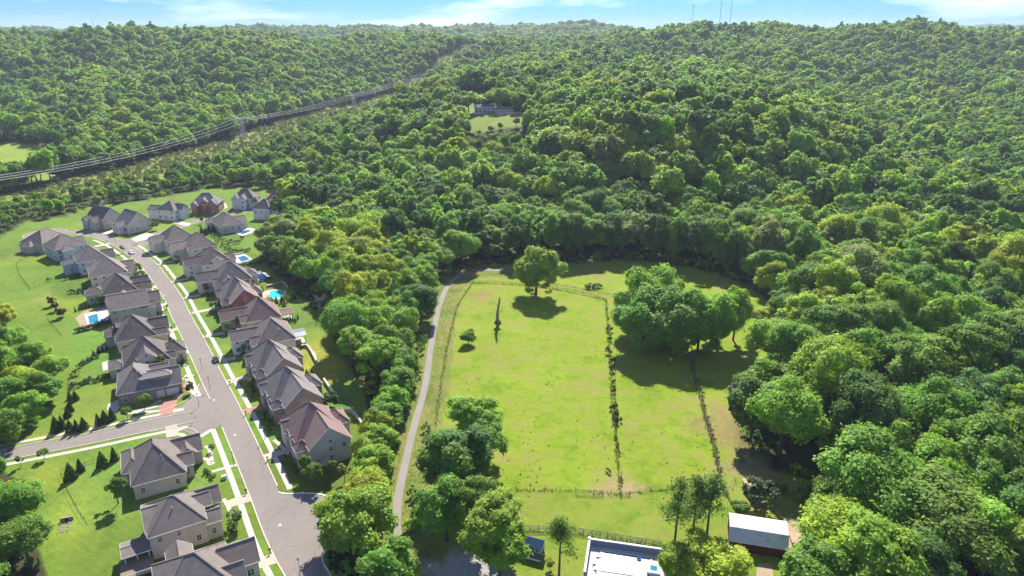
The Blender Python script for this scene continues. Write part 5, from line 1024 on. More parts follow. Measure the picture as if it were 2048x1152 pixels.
# ------------------------------------------------------------------ garden planting
def bush_mesh(seed, rx, rz, n, cs, nl=12): V, Q, rnd, L = crown_np(seed, rx, rz, rz * .85, nl, n, cs); return npmesh('foliage', V, Q, [M['leaf']], rnd)
BUSH = [bush_mesh(s, 1.0, .85, 420, .2) for s in (51, 52, 53)]
BIGB = [bush_mesh(s, 3.2, 2.8, 2600, .34, 20) for s in (54, 55)]
STEM = MB().cyl((0, 0, -.1), (0, 0, .7), .07, .04, 6).cyl((0, 0, .3), (.4, .2, .8), .04, .02, 5).cyl((0, 0, .3), (-.3, .3, .8), .04, .02, 5).mesh('stem'); STEM.materials.append(M['bark'])
def cone_mesh(seed, h_, r_, n, cs):
    rg = np.random.default_rng(seed); t = 1 - np.sqrt(rg.random(n)); a = rg.uniform(0, 6.28, n); rr = r_ * (1 - t) ** .85 * (1 + .18 * np.sin(5 * a + t * 20)) * rg.uniform(.8, 1.06, n)
    P = np.c_[rr * np.cos(a), rr * np.sin(a), .15 + t * h_]; D = np.c_[np.cos(a), np.sin(a), np.full(n, .4)] + rg.normal(size=(n, 3)) * .4
    V, Q = cards(P, D, rg.uniform(.6, 1.3, n) * cs, rg); return npmesh('foliage', V, Q, [M['leaf']], np.clip(.5 + rg.normal(size=n) * .2, 0, 1))
CONE = [cone_mesh(61, 5.2, 1.7, 1500, .34), cone_mesh(62, 5.2, 1.35, 1300, .32)]
SLIM = [cone_mesh(63, 2.6, .55, 420, .22), cone_mesh(64, 2.6, .62, 420, .22)]
CSTEM = MB().cyl((0, 0, -.1), (0, 0, 4.2), .13, .03, 7).mesh('trunk'); CSTEM.materials.append(M['bark'])
def young_mesh(seed, rx, rz, cz, n, cs):
    V, Q, rnd, L = crown_np(seed, rx, rz, cz, 16, n, cs, lr=(.28, .45)); m = trunk_mb(L, cz, cz + rz, .11, seed, 7); t = m.mesh('trunk'); t.materials.append(M['bark']); return npmesh('crown', V, Q, [M['leaf']], rnd), t
YOUNG = [young_mesh(71, 1.9, 2.2, 3.4, 1700, .30), young_mesh(72, 1.5, 2.4, 3.5, 1400, .28), young_mesh(73, 2.3, 2.0, 3.3, 2000, .32)]
DKG, CON, BRT, YEL, RED = (.050, .095, .030), (.040, .085, .030), (.135, .225, .036), (.25, .27, .03), (.16, .06, .05)
def plant(name, label, cat, x, y, meshes, s, tint, group=None, stem=None, part='foliage', zs=1.0):
    r = empty(name, (x, y, 0), random.uniform(0, 6.28)); r.scale = (s, s, s * zs); tag(r, label, cat, group)
    link('stem' if stem is STEM else 'trunk', stem, None, r); link(part, meshes, None, r)['tint'] = tuple(c * random.uniform(.9, 1.1) for c in tint)
def bush(px, py, s, label, tint=DKG, group=None): x, y = G(px, py); plant('shrub', label, 'shrub', x, y, random.choice(BUSH), s, tint, group, STEM)
def conifer(px, py, h_, label, group=None, k=0, tint=CON): x, y = G(px, py); plant('conifer', label, 'conifer', x, y, CONE[k], h_ / 5.3, tint, group, CSTEM)
def slim(px, py, h_, label, group=None, tint=CON): x, y = G(px, py); plant('conifer', label, 'conifer', x, y, random.choice(SLIM), h_ / 2.7, tint, group, CSTEM)
def young(px, py, h_, label, k=0, tint=BRT, zs=1.0):
    x, y = G(px, py); r = empty('young_tree', (x, y, 0), random.uniform(0, 6.28)); s = h_ / 5.6; r.scale = (s, s, s * zs); tag(r, label, 'tree', 'young garden trees'); link('trunk', YOUNG[k][1], None, r); link('crown', YOUNG[k][0], None, r)['tint'] = tint
ordn = ['first', 'second', 'third', 'fourth', 'fifth', 'sixth', 'seventh', 'eighth', 'ninth', 'tenth', 'eleventh', 'twelfth', 'thirteenth', 'fourteenth', 'fifteenth', 'sixteenth', 'seventeenth', 'eighteenth', 'nineteenth', 'twentieth', 'twenty-first', 'twenty-second', 'twenty-third', 'twenty-fourth']
g_ = 'conifers on the lawns by the side street'
for i, (px, py, h_) in enumerate([(114, 862, 5.5), (126, 858, 5.0), (142, 864, 4.6), (155, 863, 4.6), (169, 858, 4.6), (198, 851, 4.6), (211, 845, 4.8), (225, 840, 5.0)]): conifer(px, py, h_, '%s conifer from the left in the row above the side street' % ordn[i], g_, i % 2)
for i, (px, py, h_) in enumerate([(136, 834, 3.8), (143, 823, 3.8), (139, 822, 3.4), (142, 807, 3.6), (152, 800, 3.8), (140, 797, 3.2)]): conifer(px, py, h_, '%s conifer from the bottom in the back garden of the corner house' % ordn[i], g_, i % 2)
for i, (px, py, h_) in enumerate([(143, 958, 5.6), (162, 943, 4.6), (206, 932, 5.2), (230, 921, 4.8)]): conifer(px, py, h_, '%s conifer from the left below the side street' % ordn[i], g_, i % 2)
for i, (px, py, h_, k, t, lab) in enumerate([(237, 1007, 8.5, 1, BRT, 'oval bright green tree behind the tan brick house'), (290, 818, 6.2, 0, BRT, 'bright young tree before the corner house garage'), (256, 838, 4.8, 0, BRT, 'small young tree left of the brick driveway'), (381, 786, 4.2, 2, DKG, 'dark round young tree at the street corner'), (326, 745, 7.5, 2, BRT, 'round green tree between the corner house and the black roofed house'), (89, 918, 4.0, 0, BRT, 'slim street tree on the lower verge of the side street'), (43, 932, 3.6, 1, BRT, 'slim street tree at the far left of the side street'),
        (205, 612, 6.0, 2, BRT, 'pale green tree above the teal pool'), (611, 952, 7.4, 1, BRT, 'leftmost of the young trees below the last stone house'), (632, 968, 7.0, 2, BRT, 'wide young tree below the last stone house'), (660, 956, 5.8, 1, BRT, 'third young tree below the last stone house'), (690, 962, 5.8, 1, YEL, 'yellowish young tree at the edge of the last lawn'), (457, 664, 5.5, 0, BRT, 'left young tree before the brick house with the low rear porch'), (481, 656, 6.0, 2, BRT, 'right young tree before the brick house with the low rear porch'), (487, 712, 5.0, 1, BRT, 'young tree before the white sided house'), (505, 777, 5.2, 0, BRT, 'young tree before the brown brick house'), (416, 587, 5.2, 1, BRT, 'young tree before the slate roofed house'), (432, 622, 5.6, 0, BRT, 'young tree before the red brick house'), (357, 523, 4.6, 0, BRT, 'young tree before the black roofed house with dormer'), (318, 497, 4.0, 1, BRT, 'young tree near the lane corner'), (275, 548, 6.4, 2, BRT, 'street tree beside the brown hipped house'), (282, 560, 6.0, 0, BRT, 'street tree below the brown hipped house'), (247, 506, 4.6, 1, BRT, 'street tree beside the blue-grey roofed house'), (434, 1048, 6.4, 1, BRT, 'leafy tree at the front of the tall pale brick house'), (474, 1052, 5.4, 0, BRT, 'young tree on the front lawn of the tall pale brick house'), (427, 1035, 4.6, 2, BRT, 'shrubby tree by the front walk of the tall pale brick house'), (424, 903, 2.8, 0, BRT, 'tiny sapling on the lawn beside the corner pavement'), (382, 905, 3.0, 2, DKG, 'small dark tree at the tan brick house front'), (367, 729, 2.6, 1, BRT, 'sapling on the lawn before the black roofed house'), (344, 662, 2.4, 1, BRT, 'sapling on the lawn before the house with two street gables'), (335, 618, 2.4, 1, BRT, 'sapling before the grey roofed pool house'), (312, 460, 6.0, 2, BRT, 'young tree beside the tan gable house'), (375, 431, 3.0, 0, BRT, 'sapling on the lawn before the white porch house'), (404, 448, 5.0, 1, BRT, 'slim tree on the inside of the lane'), (503, 1115, 3.0, 2, BRT, 'shrubby tree at the lower street verge'), (480, 1145, 3.6, 2, BRT, 'small tree at the bottom edge left of the street'), (1100, 1140, 3.4, 0, YEL, 'thin yellow-green sapling near the hut')]): young(px, py, h_, lab, k, t)
# dark red-leaved trees on the far left lawn
for i, (px, py, h_) in enumerate([(104, 612, 4.6), (112, 622, 4.2), (122, 636, 4.8), (128, 632, 3.6)]): young(px, py, h_, '%s of the dark red-leaved trees on the left lawn' % ['topmost', 'second', 'third', 'lowest'][i], 2, (.10, .065, .035))
for i in range(9): slim(151 + i * 7, 623 - i * 1.9, 2.2, '%s slim conifer in the row above the teal pool' % ordn[i], 'slim conifers above the teal pool')
for i in range(13):
    x, y = G(156 + i * 5.2, 664 - i * 1.4); plant('hedge_shrub', '%s shrub from the left in the dark hedge below the teal pool' % ordn[i], 'shrub', x, y, random.choice(BUSH), 1.45, DKG, 'hedge below the teal pool', STEM)
for i, (px, py) in enumerate([(188, 712), (197, 707), (206, 703), (214, 700)]): conifer(px, py, 2.6, '%s conifer from the left behind the black roofed house' % ordn[i], 'conifers behind the black roofed house', 1)
for i, (px, py, s) in enumerate([(143, 775, 1.4), (148, 770, 1.1), (160, 772, 1.2), (166, 768, 1.0), (172, 766, 1.3), (182, 763, 1.3), (190, 764, 1.0), (200, 761, 1.4), (208, 757, 1.5), (217, 756, 1.2), (224, 752, 1.2)]): bush(px, py, s, '%s shrub from the left in the bed behind the corner house' % ordn[i], random.choice([DKG, BRT, (.10, .14, .06)]), 'shrubs behind the corner house')
for i, (px, py, s) in enumerate([(151, 752, 1.7), (160, 735, 1.3), (167, 728, 1.2), (176, 724, 1.3), (184, 720, 1.2), (193, 715, 1.3)]): bush(px, py, s, '%s shrub from the left along the upper bed behind the corner house' % ordn[i], YEL if i == 0 else DKG, 'shrubs along the upper bed')
for i, (px, py, s) in enumerate([(97, 561, 1.0), (133, 559, 1.3), (141, 557, 1.2), (150, 556, 1.4), (158, 553, 1.2)]): bush(px, py, s * 1.2, '%s shrub from the left behind the brown hipped house' % ordn[i], DKG, 'shrubs behind the brown hipped house')
for i, (px, py, s) in enumerate([(141, 587, 1.3), (150, 586, 1.0), (160, 585, 1.5), (170, 582, 1.4)]): bush(px, py, s * 1.1, '%s shrub from the left below the fenced left lawn' % ordn[i], DKG, 'shrubs below the fenced left lawn')
for i in range(11): bush(512 + i * 3.1, 568 - i * 1.1, .9, '%s shrub from the left in the row at the dark blue pool' % ordn[i], DKG, 'shrub row at the dark blue pool')
for i in range(12): bush(470 + i * 4.6, 534 - i * .6, 1.25, '%s shrub from the left in the hedge below the small rectangular pool' % ordn[i], random.choice([DKG, BRT]), 'hedge below the small rectangular pool')
for i in range(9): bush(452 + i * 5.8, 503 + (i - 4) ** 2 * -.25 + i * .3, 1.4, '%s shrub from the left in the curved hedge above the small pool' % ordn[i], BRT, 'curved hedge above the small pool')
for i, (px, py) in enumerate([(424, 472), (430, 476), (438, 478), (446, 482), (454, 486), (462, 484), (470, 488), (478, 486), (485, 478), (434, 486), (446, 492), (458, 494)]): bush(px, py, 1.5, '%s shrub from the left in the bed below the stone house pool' % ordn[i], random.choice([DKG, BRT, (.12, .15, .06)]), 'bed below the stone house pool')
for i, (px, py, h_) in enumerate([(404, 466, 4.5), (412, 470, 5.0), (420, 466, 5.5), (428, 464, 5)]): conifer(px, py, h_, '%s dark conifer from the left beside the stone house' % ordn[i], 'conifers beside the stone house')
for i, (px, py, h_) in enumerate([(553, 607, 3.6), (564, 606, 4.0), (590, 598, 2.6)]): conifer(px, py, h_, '%s conifer from the left below the turquoise pool' % ordn[i], 'conifers below the turquoise pool', 1)
for i, (px, py, s) in enumerate([(538, 602, 1.4), (545, 606, 1.3), (575, 602, 1.8), (582, 596, 1.5), (570, 610, 1.4), (524, 580, 1.2)]): bush(px, py, s * 1.2, '%s shrub round the turquoise pool, counted from the lower left' % ordn[i], random.choice([BRT, YEL, DKG]), 'shrubs round the turquoise pool')
for i in range(7): slim(566 + i * 5, 644 + (i % 3) * 3 - i, 2.6, '%s slim conifer behind the red-brown roofed brick house' % ordn[i], 'slim conifers behind the red-brown roofed house')
for i, (px, py) in enumerate([(590, 700), (596, 699), (602, 698)]): slim(px, py, 2.2, '%s slim conifer by the rear corner of the white sided house' % ordn[i], 'slim conifers by the white sided house')
for i, (px, py) in enumerate([(614, 752), (624, 752)]): conifer(px, py, 3.0, '%s conifer behind the rose brick house' % ['left', 'right'][i], None, 1)
x, y = G(662, 812); plant('shrub', 'large dark evergreen behind the brown brick house', 'shrub', x, y, BIGB[0], 1.05, DKG, None, STEM)
x, y = G(1516, 1010); plant('shrub', 'big round grey-green bush hiding the tan shed', 'shrub', x, y, BIGB[1], 1.45, (.085, .125, .06), None, STEM)
x, y = G(1480, 1020); plant('shrub', 'low bright bush left of the big round bush', 'shrub', x, y, BIGB[0], .75, BRT, None, STEM, zs=.7)
for i, (px, py, s) in enumerate([(1560, 985, .9), (1600, 1000, 1.1), (1625, 990, 1.0), (1185, 576, .9), (1196, 575, .8), (1176, 577, .7)]): 
    x, y = G(px, py); plant('shrub', ['lone bush right of the tan shed', 'lone bush in the middle of the right yard', 'lone bush near the wood in the right yard', 'middle low bush on the far meadow', 'right low bush on the far meadow', 'left low bush on the far meadow'][i], 'shrub', x, y, BIGB[i % 2], s * .8, BRT, None, STEM, zs=.8)
# foundation planting round the houses
for key, lab in [('S1', 'tan brick house'), ('S2', 'tall pale brick house'), ('L9', 'corner house'), ('L8', 'black roofed house'), ('L7', 'house with two street gables'), ('L6', 'grey roofed pool house'), ('L5', 'house with the stone rear wing'), ('L4', 'brown hipped house'), ('J', 'last pale stone house'), ('I', 'brown brick house'), ('Hh', 'rose brick house'), ('Gg', 'white sided house'), ('Ff', 'low porch brick house'), ('Ee', 'red brick house'), ('Dd', 'slate roofed house'), ('Cc', 'house with the tan dormer')]:
    left = key[0] in 'SL'; rr = random.Random(key)
    us = [20.3, 18.2, 17.4, 20.8, 17.2][rr.randrange(5)] if left else -4.6
    for k_ in range(5):
        u_ = (17.6 + rr.uniform(0, 3.2)) if left else (-4.8 + rr.uniform(-1, .5)); v_ = (.2 + k_ * 1.0 + rr.uniform(-.3, .3)) if left else (.5 + k_ * 2.1 + rr.uniform(-.5, .5))
        x, y = loc(key, u_, v_); plant('shrub', '%s shrub along the street front of the %s' % (ordn[k_], lab), 'shrub', x, y, rr.choice(BUSH), rr.uniform(.55, 1.1), rr.choice([DKG, BRT, DKG, RED, (.13, .16, .07)]), 'shrubs at the house fronts', STEM)
# fence-line scrub between the two paddocks
for i in range(24):
    t = i / 23; px = 1213 + 29 * t; py = 605 + 370 * t + random.uniform(-6, 6); s = random.choice([.5, .8, 1.2, 1.6, .6, .4]) * (1.0 if t < .8 else .6); x, y = G(px, py)
    plant('shrub', '%s bush from the top along the paddock dividing fence' % ordn[i], 'shrub', x + random.uniform(-.4, .4), y, random.choice(BUSH), s, (.055, .10, .03), 'bushes along the dividing fence', STEM, zs=1.2)
for i in range(20):
    t = i / 19; px = np.interp(t, [0, .5, 1], [1382, 1412, 1446]); py = np.interp(t, [0, .5, 1], [730, 845, 985]); x, y = G(px, py)
    plant('shrub', '%s bush from the top along the right plank fence' % ordn[i], 'shrub', x + random.uniform(.2, 1.0), y, random.choice(BUSH), random.uniform(.6, 1.1), (.09, .14, .06), 'bushes along the plank fence', STEM)
x, y = G(1480, 800); plant('shrub', 'grey twiggy bush at the wood corner by the plank fence', 'shrub', x, y, BIGB[1], 1.3, (.16, .16, .12), None, STEM)

# ------------------------------------------------------------------ street things
mbx = MB().box(-.06, .06, -.06, .06, -.1, 1.05).mesh('post'); mbx.materials.append(M['black'])
_b = MB(); pf = [(-.13, 0)] + [(-.13 * math.cos(t), .16 + .13 * math.sin(t)) for t in np.linspace(0, math.pi, 7)] + [(.13, 0)]
_b.add([(x_, -.28, z_ + 1.05) for x_, z_ in pf] + [(x_, .28, z_ + 1.05) for x_, z_ in pf], [tuple(range(len(pf))), tuple(range(2 * len(pf) - 1, len(pf) - 1, -1))] + [(i, i + len(pf), (i + 1) % len(pf) + len(pf), (i + 1) % len(pf)) for i in range(len(pf))])
mbb = _b.mesh('box'); mbb.materials.append(M['black'])
def mailbox(key, u, v, left, label):
    x, y = loc(key, u, v); a = R(HOUSES[key][3]); d = np.array((math.cos(a), math.sin(a))) * (1 if left else -1); p = np.array((x, y)); t = 0
    while t < 45 and dm_(p + d * t) > HW + .75: t += .2
    q = p + d * t; r = empty('mailbox', (q[0], q[1], .0), a + math.pi / 2); r.scale = (1.25, 1.25, 1.1); tag(r, label, 'mailbox', 'black mailboxes along the street'); link('post', mbx, None, r); link('box', mbb, None, r)
for i, (k_, v_) in enumerate([('S3', 11), ('S2', 13), ('L8', 14.4), ('L7', 15), ('L6', 14.4), ('L5', 16.4), ('L4', 19), ('L3', 14.4), ('L2', 14)]): mailbox(k_, 19, v_, True, '%s black mailbox from the bottom along the left kerb' % ordn[i])
for i, (k_, v_) in enumerate([('J', 10), ('I', 12.4), ('Hh', 12.4), ('Gg', 3.5), ('Ff', 3), ('Ee', 11.5), ('Dd', 2.5), ('Cc', 1.5), ('Bb', 3), ('Aa', 1.4)]): mailbox(k_, -4, v_, False, '%s black mailbox from the bottom along the right kerb' % ordn[i])
lp = MB().cyl((0, 0, -.1), (0, 0, .5), .12, .09, 8).cyl((0, 0, .5), (0, 0, 4.2), .06, .05, 8).mesh('pole'); lp.materials.append(M['black'])
lh = MB().cyl((0, 0, 4.2), (0, 0, 4.3), .08, .2, 8).cyl((0, 0, 4.72), (0, 0, 4.95), .26, .04, 8).mesh('lantern'); lh.materials.append(M['black'])
lg = MB().cyl((0, 0, 4.3), (0, 0, 4.72), .15, .2, 8).mesh('glass'); lg.materials.append(surf('frosted_glass', (.6, .6, .58), .3, .05))
for i, (px, py, lab) in enumerate([(398, 812, 'black street lamp at the mouth of the side street'), (420, 778, 'black street lamp on the corner verge'), (468, 932, 'black street lamp on the left verge by the tan brick house'), (600, 1150, 'black street lamp at the bottom edge of the turning circle'), (404, 740, 'black street lamp on the left verge beside the corner house lawn'), (232, 489, 'black street lamp near the upper lane junction'), (184, 476, 'black street lamp by the pale blue house'), (530, 878, 'black street lamp on the right verge opposite the tan brick house'), (340, 560, 'black street lamp on the right verge at the upper curve')]):
    x, y = G(px, py); r = empty('street_lamp', (x, y, 0)); tag(r, lab, 'street lamp', 'street lamps'); link('pole', lp, None, r); l_ = link('lantern', lh, None, r); link('glass', lg, None, l_)
# utility cabinet on a lawn
x, y = G(449, 957); o = MB().box(-.7, .7, -.6, .6, 0, .12).box(-.6, .6, -.5, .5, .12, 1.0).box(-.64, .64, -.54, .54, 1.0, 1.06).build('utility_cabinet', surf('pale_green_paint', (.42, .46, .40), .5, .05), None, (x, y, 0), R(30)); tag(o, 'pale utility cabinet on the lawn below the tan brick house', 'cabinet')
# cars
def car_meshes():
    n = 12; prof = [(-2.25, .35), (-2.28, .75), (-2.2, .98), (-1.75, 1.05), (-1.15, 1.48), (-.2, 1.55), (.55, 1.46), (1.15, 1.02), (1.95, .90), (2.25, .72), (2.28, .38), (1.9, .28), (-1.9, .28)]
    m = MB(); k = len(prof); rows = []
    for j, (yy, s) in enumerate([(-.92, .0), (-.88, .04), (-.6, .06), (.6, .06), (.88, .04), (.92, .0)]):
        rows.append([(x_, yy * (.80 if z_ > 1.2 else 1), z_ + (s if z_ > .4 else 0)) for x_, z_ in prof])
    vs = [p for r_ in rows for p in r_]; fs = [(j * k + i, j * k + (i + 1) % k, (j + 1) * k + (i + 1) % k, (j + 1) * k + i) for j in range(5) for i in range(k)] + [tuple(range(k)), tuple(range(6 * k - 1, 5 * k - 1, -1))]
    m.add(vs, fs); body = m.mesh('body')
    g = MB(); g.add([(-1.72, -.62, 1.13), (-1.72, .62, 1.13), (-1.2, .6, 1.52), (-1.2, -.6, 1.52)], [(0, 3, 2, 1)]); g.add([(1.17, -.64, 1.09), (1.17, .64, 1.09), (.62, .6, 1.49), (.62, -.6, 1.49)], [(0, 1, 2, 3)])
    sg = []
    for s in (-1, 1):
        q = MB(); q.add([(-1.35, s * .925, 1.06), (.85, s * .925, 1.06), (.45, s * .75, 1.46), (-1.0, s * .75, 1.46)], [(0, 1, 2, 3) if s < 0 else (3, 2, 1, 0)]); sg.append(q.mesh('side_window'))
    ty = MB().cyl((0, -.12, 0), (0, .12, 0), .34, .34, 14).mesh('tyre'); rim = MB().cyl((0, -.13, 0), (0, .13, 0), .2, .2, 10).mesh('rim'); lt = MB().box(-.06, .06, -.18, .18, -.08, .08).mesh('headlight')
    return body, g.mesh('windscreen'), sg, ty, rim, lt
CM = car_meshes(); M['rubber'] = surf('tyre_rubber', (.02, .02, .02), .8, .1); CM[3].materials.append(M['rubber']); CM[4].materials.append(M['galv']); CM[5].materials.append(M['plaster']); CM[1].materials.append(M['glass'])
for q in CM[2]: q.materials.append(M['glass'])
def car(px, py, a, col, label):
    x, y = G(px, py); r = empty('car', (x, y, .03), R(a)); tag(r, label, 'car'); b = CM[0].copy(); mt = surf('car_paint', col, .25, .03, spec=.6); b.materials.append(mt); b.polygons.foreach_set('use_smooth', [False] * len(b.polygons)); link('body', b, None, r); link('windscreen', CM[1], None, r)
    for q in CM[2]: link('side_window', q, None, r)
    for sx in (-1.38, 1.4):
        for sy in (-.84, .84): t_ = link('wheel', CM[3], None, r, (sx, sy, .34)); link('rim', CM[4], None, t_)
    for sy in (-.65, .65): link('headlight', CM[5], None, r, (2.24, sy, .72))
car(432, 722, -58, (.03, .035, .04), 'dark grey car parked at the right kerb of the street'); car(263, 507, -48, (.7, .7, .7), 'white car parked at the left kerb of the upper curve'); car(270, 450, 20, (.75, .75, .75), 'white car on the driveway of the tan gable house')

# ------------------------------------------------------------------ horse
def horse():
    x, y = G(1216, 944); r = empty('horse', (x, y, 0), R(-62)); tag(r, 'brown horse with pale mane grazing near the paddock fence', 'horse')
    V = [(-.75, 0, 1.22), (-.3, 0, 1.2), (.25, 0, 1.18), (.65, 0, 1.22), (.95, 0, 1.15), (1.25, 0, .75), (1.42, 0, .38), (1.62, 0, .12)]; E_ = [(i, i + 1) for i in range(7)]; Rd = [.27, .31, .31, .28, .2, .15, .13, .08]
    for sx, sy, hind in ((-.7, .17, 1), (-.62, -.17, 1), (.6, .16, 0), (.68, -.16, 0)):
        b = len(V)
        if hind: V += [(sx + .02, sy, .95), (sx + .12, sy, .72), (sx - .12, sy, .46), (sx - .06, sy, .1), (sx, sy, 0.03)]; Rd += [.2, .13, .075, .05, .07]
        else: V += [(sx, sy, .95), (sx + .02, sy, .7), (sx, sy, .45), (sx, sy, .1), (sx + .03, sy, .03)]; Rd += [.15, .1, .065, .045, .065]
        E_ += [(0 if hind else 3, b)] + [(b + i, b + i + 1) for i in range(4)]
    me_ = bpy.data.meshes.new('body'); me_.from_pydata(V, E_, []); me_.materials.append(surf('brown_coat', (.10, .05, .03), .7, .15)); o = link('body', me_, None, r)
    md = o.modifiers.new('skin', 'SKIN'); sv = me_.skin_vertices[0].data
    for i, q in enumerate(Rd): sv[i].radius = (q * .9, q)
    sv[0].use_root = True; o.modifiers.new('sub', 'SUBSURF').levels = 2; o.modifiers['sub'].render_levels = 2
    mn = surf('pale_mane', (.62, .50, .32), .8, .15); m = MB()
    for i in range(7): t = i / 6; p = np.array((.6 + .75 * t, 0, 1.52 - .8 * t)); m.beam(p, p + (-.03, .14, -.14), .14, .14); m.beam(p, p + (-.03, -.14, -.14), .14, .14)
    m.build('mane', mn, r); MB().cyl((-1.0, 0, 1.3), (-1.22, 0, .95), .09, .11, 6).cyl((-1.22, 0, .95), (-1.25, 0, .45), .11, .03, 6).build('tail', mn, r)
    for s in (-1, 1): MB().cyl((1.28, s * .07, .82), (1.3, s * .11, .99), .05, .01, 5).build('ear', surf('brown_ear', (.10, .05, .03), .7, .1), r)
horse()

# ------------------------------------------------------------------ power line and masts
PY = [(-398, 430, 0, 29), (-310, 800, 0, 27), (-247, 1100, 0, 26), (-33, 1735, 0, 30)]
CABL = []
def pylon(i, x, y, h_, label):
    z = hz1(x, y); r = empty('pylon', (x, y, z), math.atan2(.97, .22) - math.pi / 2); tag(r, label, 'pylon', 'lattice pylons of the power line'); bw = 3.4; tw = 1.1; arm = 11.0
    def leg(sx, sy, z_): t = z_ / (h_ * .82); w_ = bw + (tw - bw) * min(t, 1); return (sx * w_, sy * w_, z_)
    body = MB(); hs_ = [0, h_ * .22, h_ * .42, h_ * .6, h_ * .74, h_ * .82]
    for sx in (-1, 1):
        for sy in (-1, 1):
            MB().beam(leg(sx, sy, -1), leg(sx, sy, h_ * .82), .3).build('leg', M['galv'], r)
    for a, b in zip(hs_[:-1], hs_[1:]):
        for s in (-1, 1):
            body.beam(leg(-1, s, a), leg(1, s, b), .16).beam(leg(1, s, a), leg(-1, s, b), .16).beam(leg(s, -1, a), leg(s, 1, b), .16).beam(leg(s, 1, a), leg(s, -1, b), .16).beam(leg(-1, s, b), leg(1, s, b), .16)
    body.build('lattice', M['galv'], r)
    ab = MB(); za, zb = h_ * .82, h_ * .9
    for sy in (-.8, .8): ab.beam((-arm, sy * .3, zb), (arm, sy * .3, zb), .24).beam((-arm, sy * .3, zb), (-tw, sy, za), .2).beam((arm, sy * .3, zb), (tw, sy, za), .2).beam((-tw, sy, za), (tw, sy, za), .2)
    for k_ in range(-5, 6): ab.beam((k_ * 2.0, -.24, zb), (k_ * 2.0 + 1, .24, zb), .1)
    for s in (-1, 1): ab.beam((s * arm * .55, 0, zb), (s * arm * .55, 0, h_), .22)
    ab.build('cross_arm', M['galv'], r)
    a = r.rotation_euler[2]; out = []
    for s in (-1, 0, 1):
        ox = s * (arm - .3); MB().cyl((ox, 0, zb - .1), (ox, 0, zb - 2.4), .16, .16, 6).build('insulator', M['cable'], r); out.append((x + ox * math.cos(a), y + ox * math.sin(a), z + zb - 2.4))
    return out
ends = [pylon(i, x, y, h_, lab) for i, ((x, y, _, h_), lab) in enumerate(zip(PY, ['lattice pylon beyond the left edge of the view', 'lattice pylon in the grassy corridor left of centre', 'lattice pylon in the corridor below the dark slope', 'lattice pylon on the ridge where the line crosses']))]
ends.insert(0, [(p[0] - 75, p[1] - 330, p[2]) for p in ends[0]])
for k_ in range(len(ends) - 1):
    for s in range(3):
        a, b = np.array(ends[k_][s]), np.array(ends[k_ + 1][s]); L_ = np.linalg.norm(b - a); sag = [9, 10, 3.5, 11][k_]
        for q in range(3):   # bundled conductors
            off = np.array((math.cos(q * 2.1) * .14, 0, math.sin(q * 2.1) * .14)); pts = [a + (b - a) * t - np.array((0, 0, sag * 4 * t * (1 - t))) + off for t in np.linspace(0, 1, 25)]
            m = MB()
            for p_, q_ in zip(pts[:-1], pts[1:]): m.cyl(p_, q_, [.03, .035, .055, .1][k_], [.03, .035, .055, .1][k_], 4)
            o = m.build('power_cable', M['cable'])
            tag(o, '%s cable of the %s phase in the %s span of the power line' % (['lower', 'middle', 'upper'][q], ['left', 'middle', 'right'][s], ['leftmost', 'second', 'third', 'farthest'][k_]), 'cable', 'power line cables')
def mast(px, y, pt, label, lattice=True):
    x, _, _ = cp(px, y, 110); z0 = hz1(x, y); zt = zc(y, pt); r = empty('radio_mast', (x, y, z0)); tag(r, label, 'mast'); h_ = zt - z0; w_ = 1.0; m = MB()
    for k_ in range(3): a = k_ * 2.094; MB().beam((w_ * math.cos(a), w_ * math.sin(a), -2), (w_ * math.cos(a) * .5, w_ * math.sin(a) * .5, h_), .28).build('leg', M['galv'], r)
    n_ = int(h_ / 3)
    for i in range(n_):
        for k_ in range(3):
            a, b = k_ * 2.094, (k_ + 1) * 2.094; f0 = w_ * (1 - .5 * i / n_); f1 = w_ * (1 - .5 * (i + 1) / n_); m.beam((f0 * math.cos(a), f0 * math.sin(a), i * h_ / n_), (f1 * math.cos(b), f1 * math.sin(b), (i + 1) * h_ / n_), .12)
    m.build('lattice', M['galv'], r)
    for q in (.55, .8, .97): MB().box(-1.0, 1.0, -1.0, 1.0, h_ * q, h_ * q + .6).build('antenna_ring', M['galv'], r)
mast(190, 2300, 33, 'short radio mast on the far left ridge'); mast(1382, 1750, 8, 'thin leftmost mast of the three on the right ridge'); mast(1437, 1800, -18, 'tall middle mast of the three on the right ridge'); mast(1457, 1720, -22, 'thickest right hand mast of the three on the right ridge')

# ------------------------------------------------------------------ uncountable growth
def tufts(name, label, cat, xs, ys, hs_, col, n=5, wd=.22, seed=3):
    rg = np.random.default_rng(seed); P = np.repeat(np.c_[xs, ys, np.zeros(len(xs))], n, 0); hh = np.repeat(hs_, n) * rg.uniform(.6, 1.2, len(P)); P[:, :2] += rg.normal(size=(len(P), 2)) * np.repeat(hs_, n)[:, None] * .35
    a = rg.uniform(0, 6.28, len(P)); d = np.c_[np.cos(a), np.sin(a), np.zeros(len(P))]; t = np.c_[rg.normal(size=len(P)) * .35, rg.normal(size=len(P)) * .35, np.ones(len(P))] * hh[:, None]; w_ = (wd * hh / .5)[:, None]
    V = np.stack([P - d * w_ * .5, P + d * w_ * .5, P + d * w_ * .28 + t, P - d * w_ * .28 + t], 1).reshape(-1, 3); me_ = npmesh(name, V, np.arange(len(V)).reshape(-1, 4), [M['leaf']], np.clip(.5 + rg.normal(size=len(P)) * .25, 0, 1)); o = link(name, me_); o['tint'] = col; tag(o, label, cat, kind='stuff'); return o
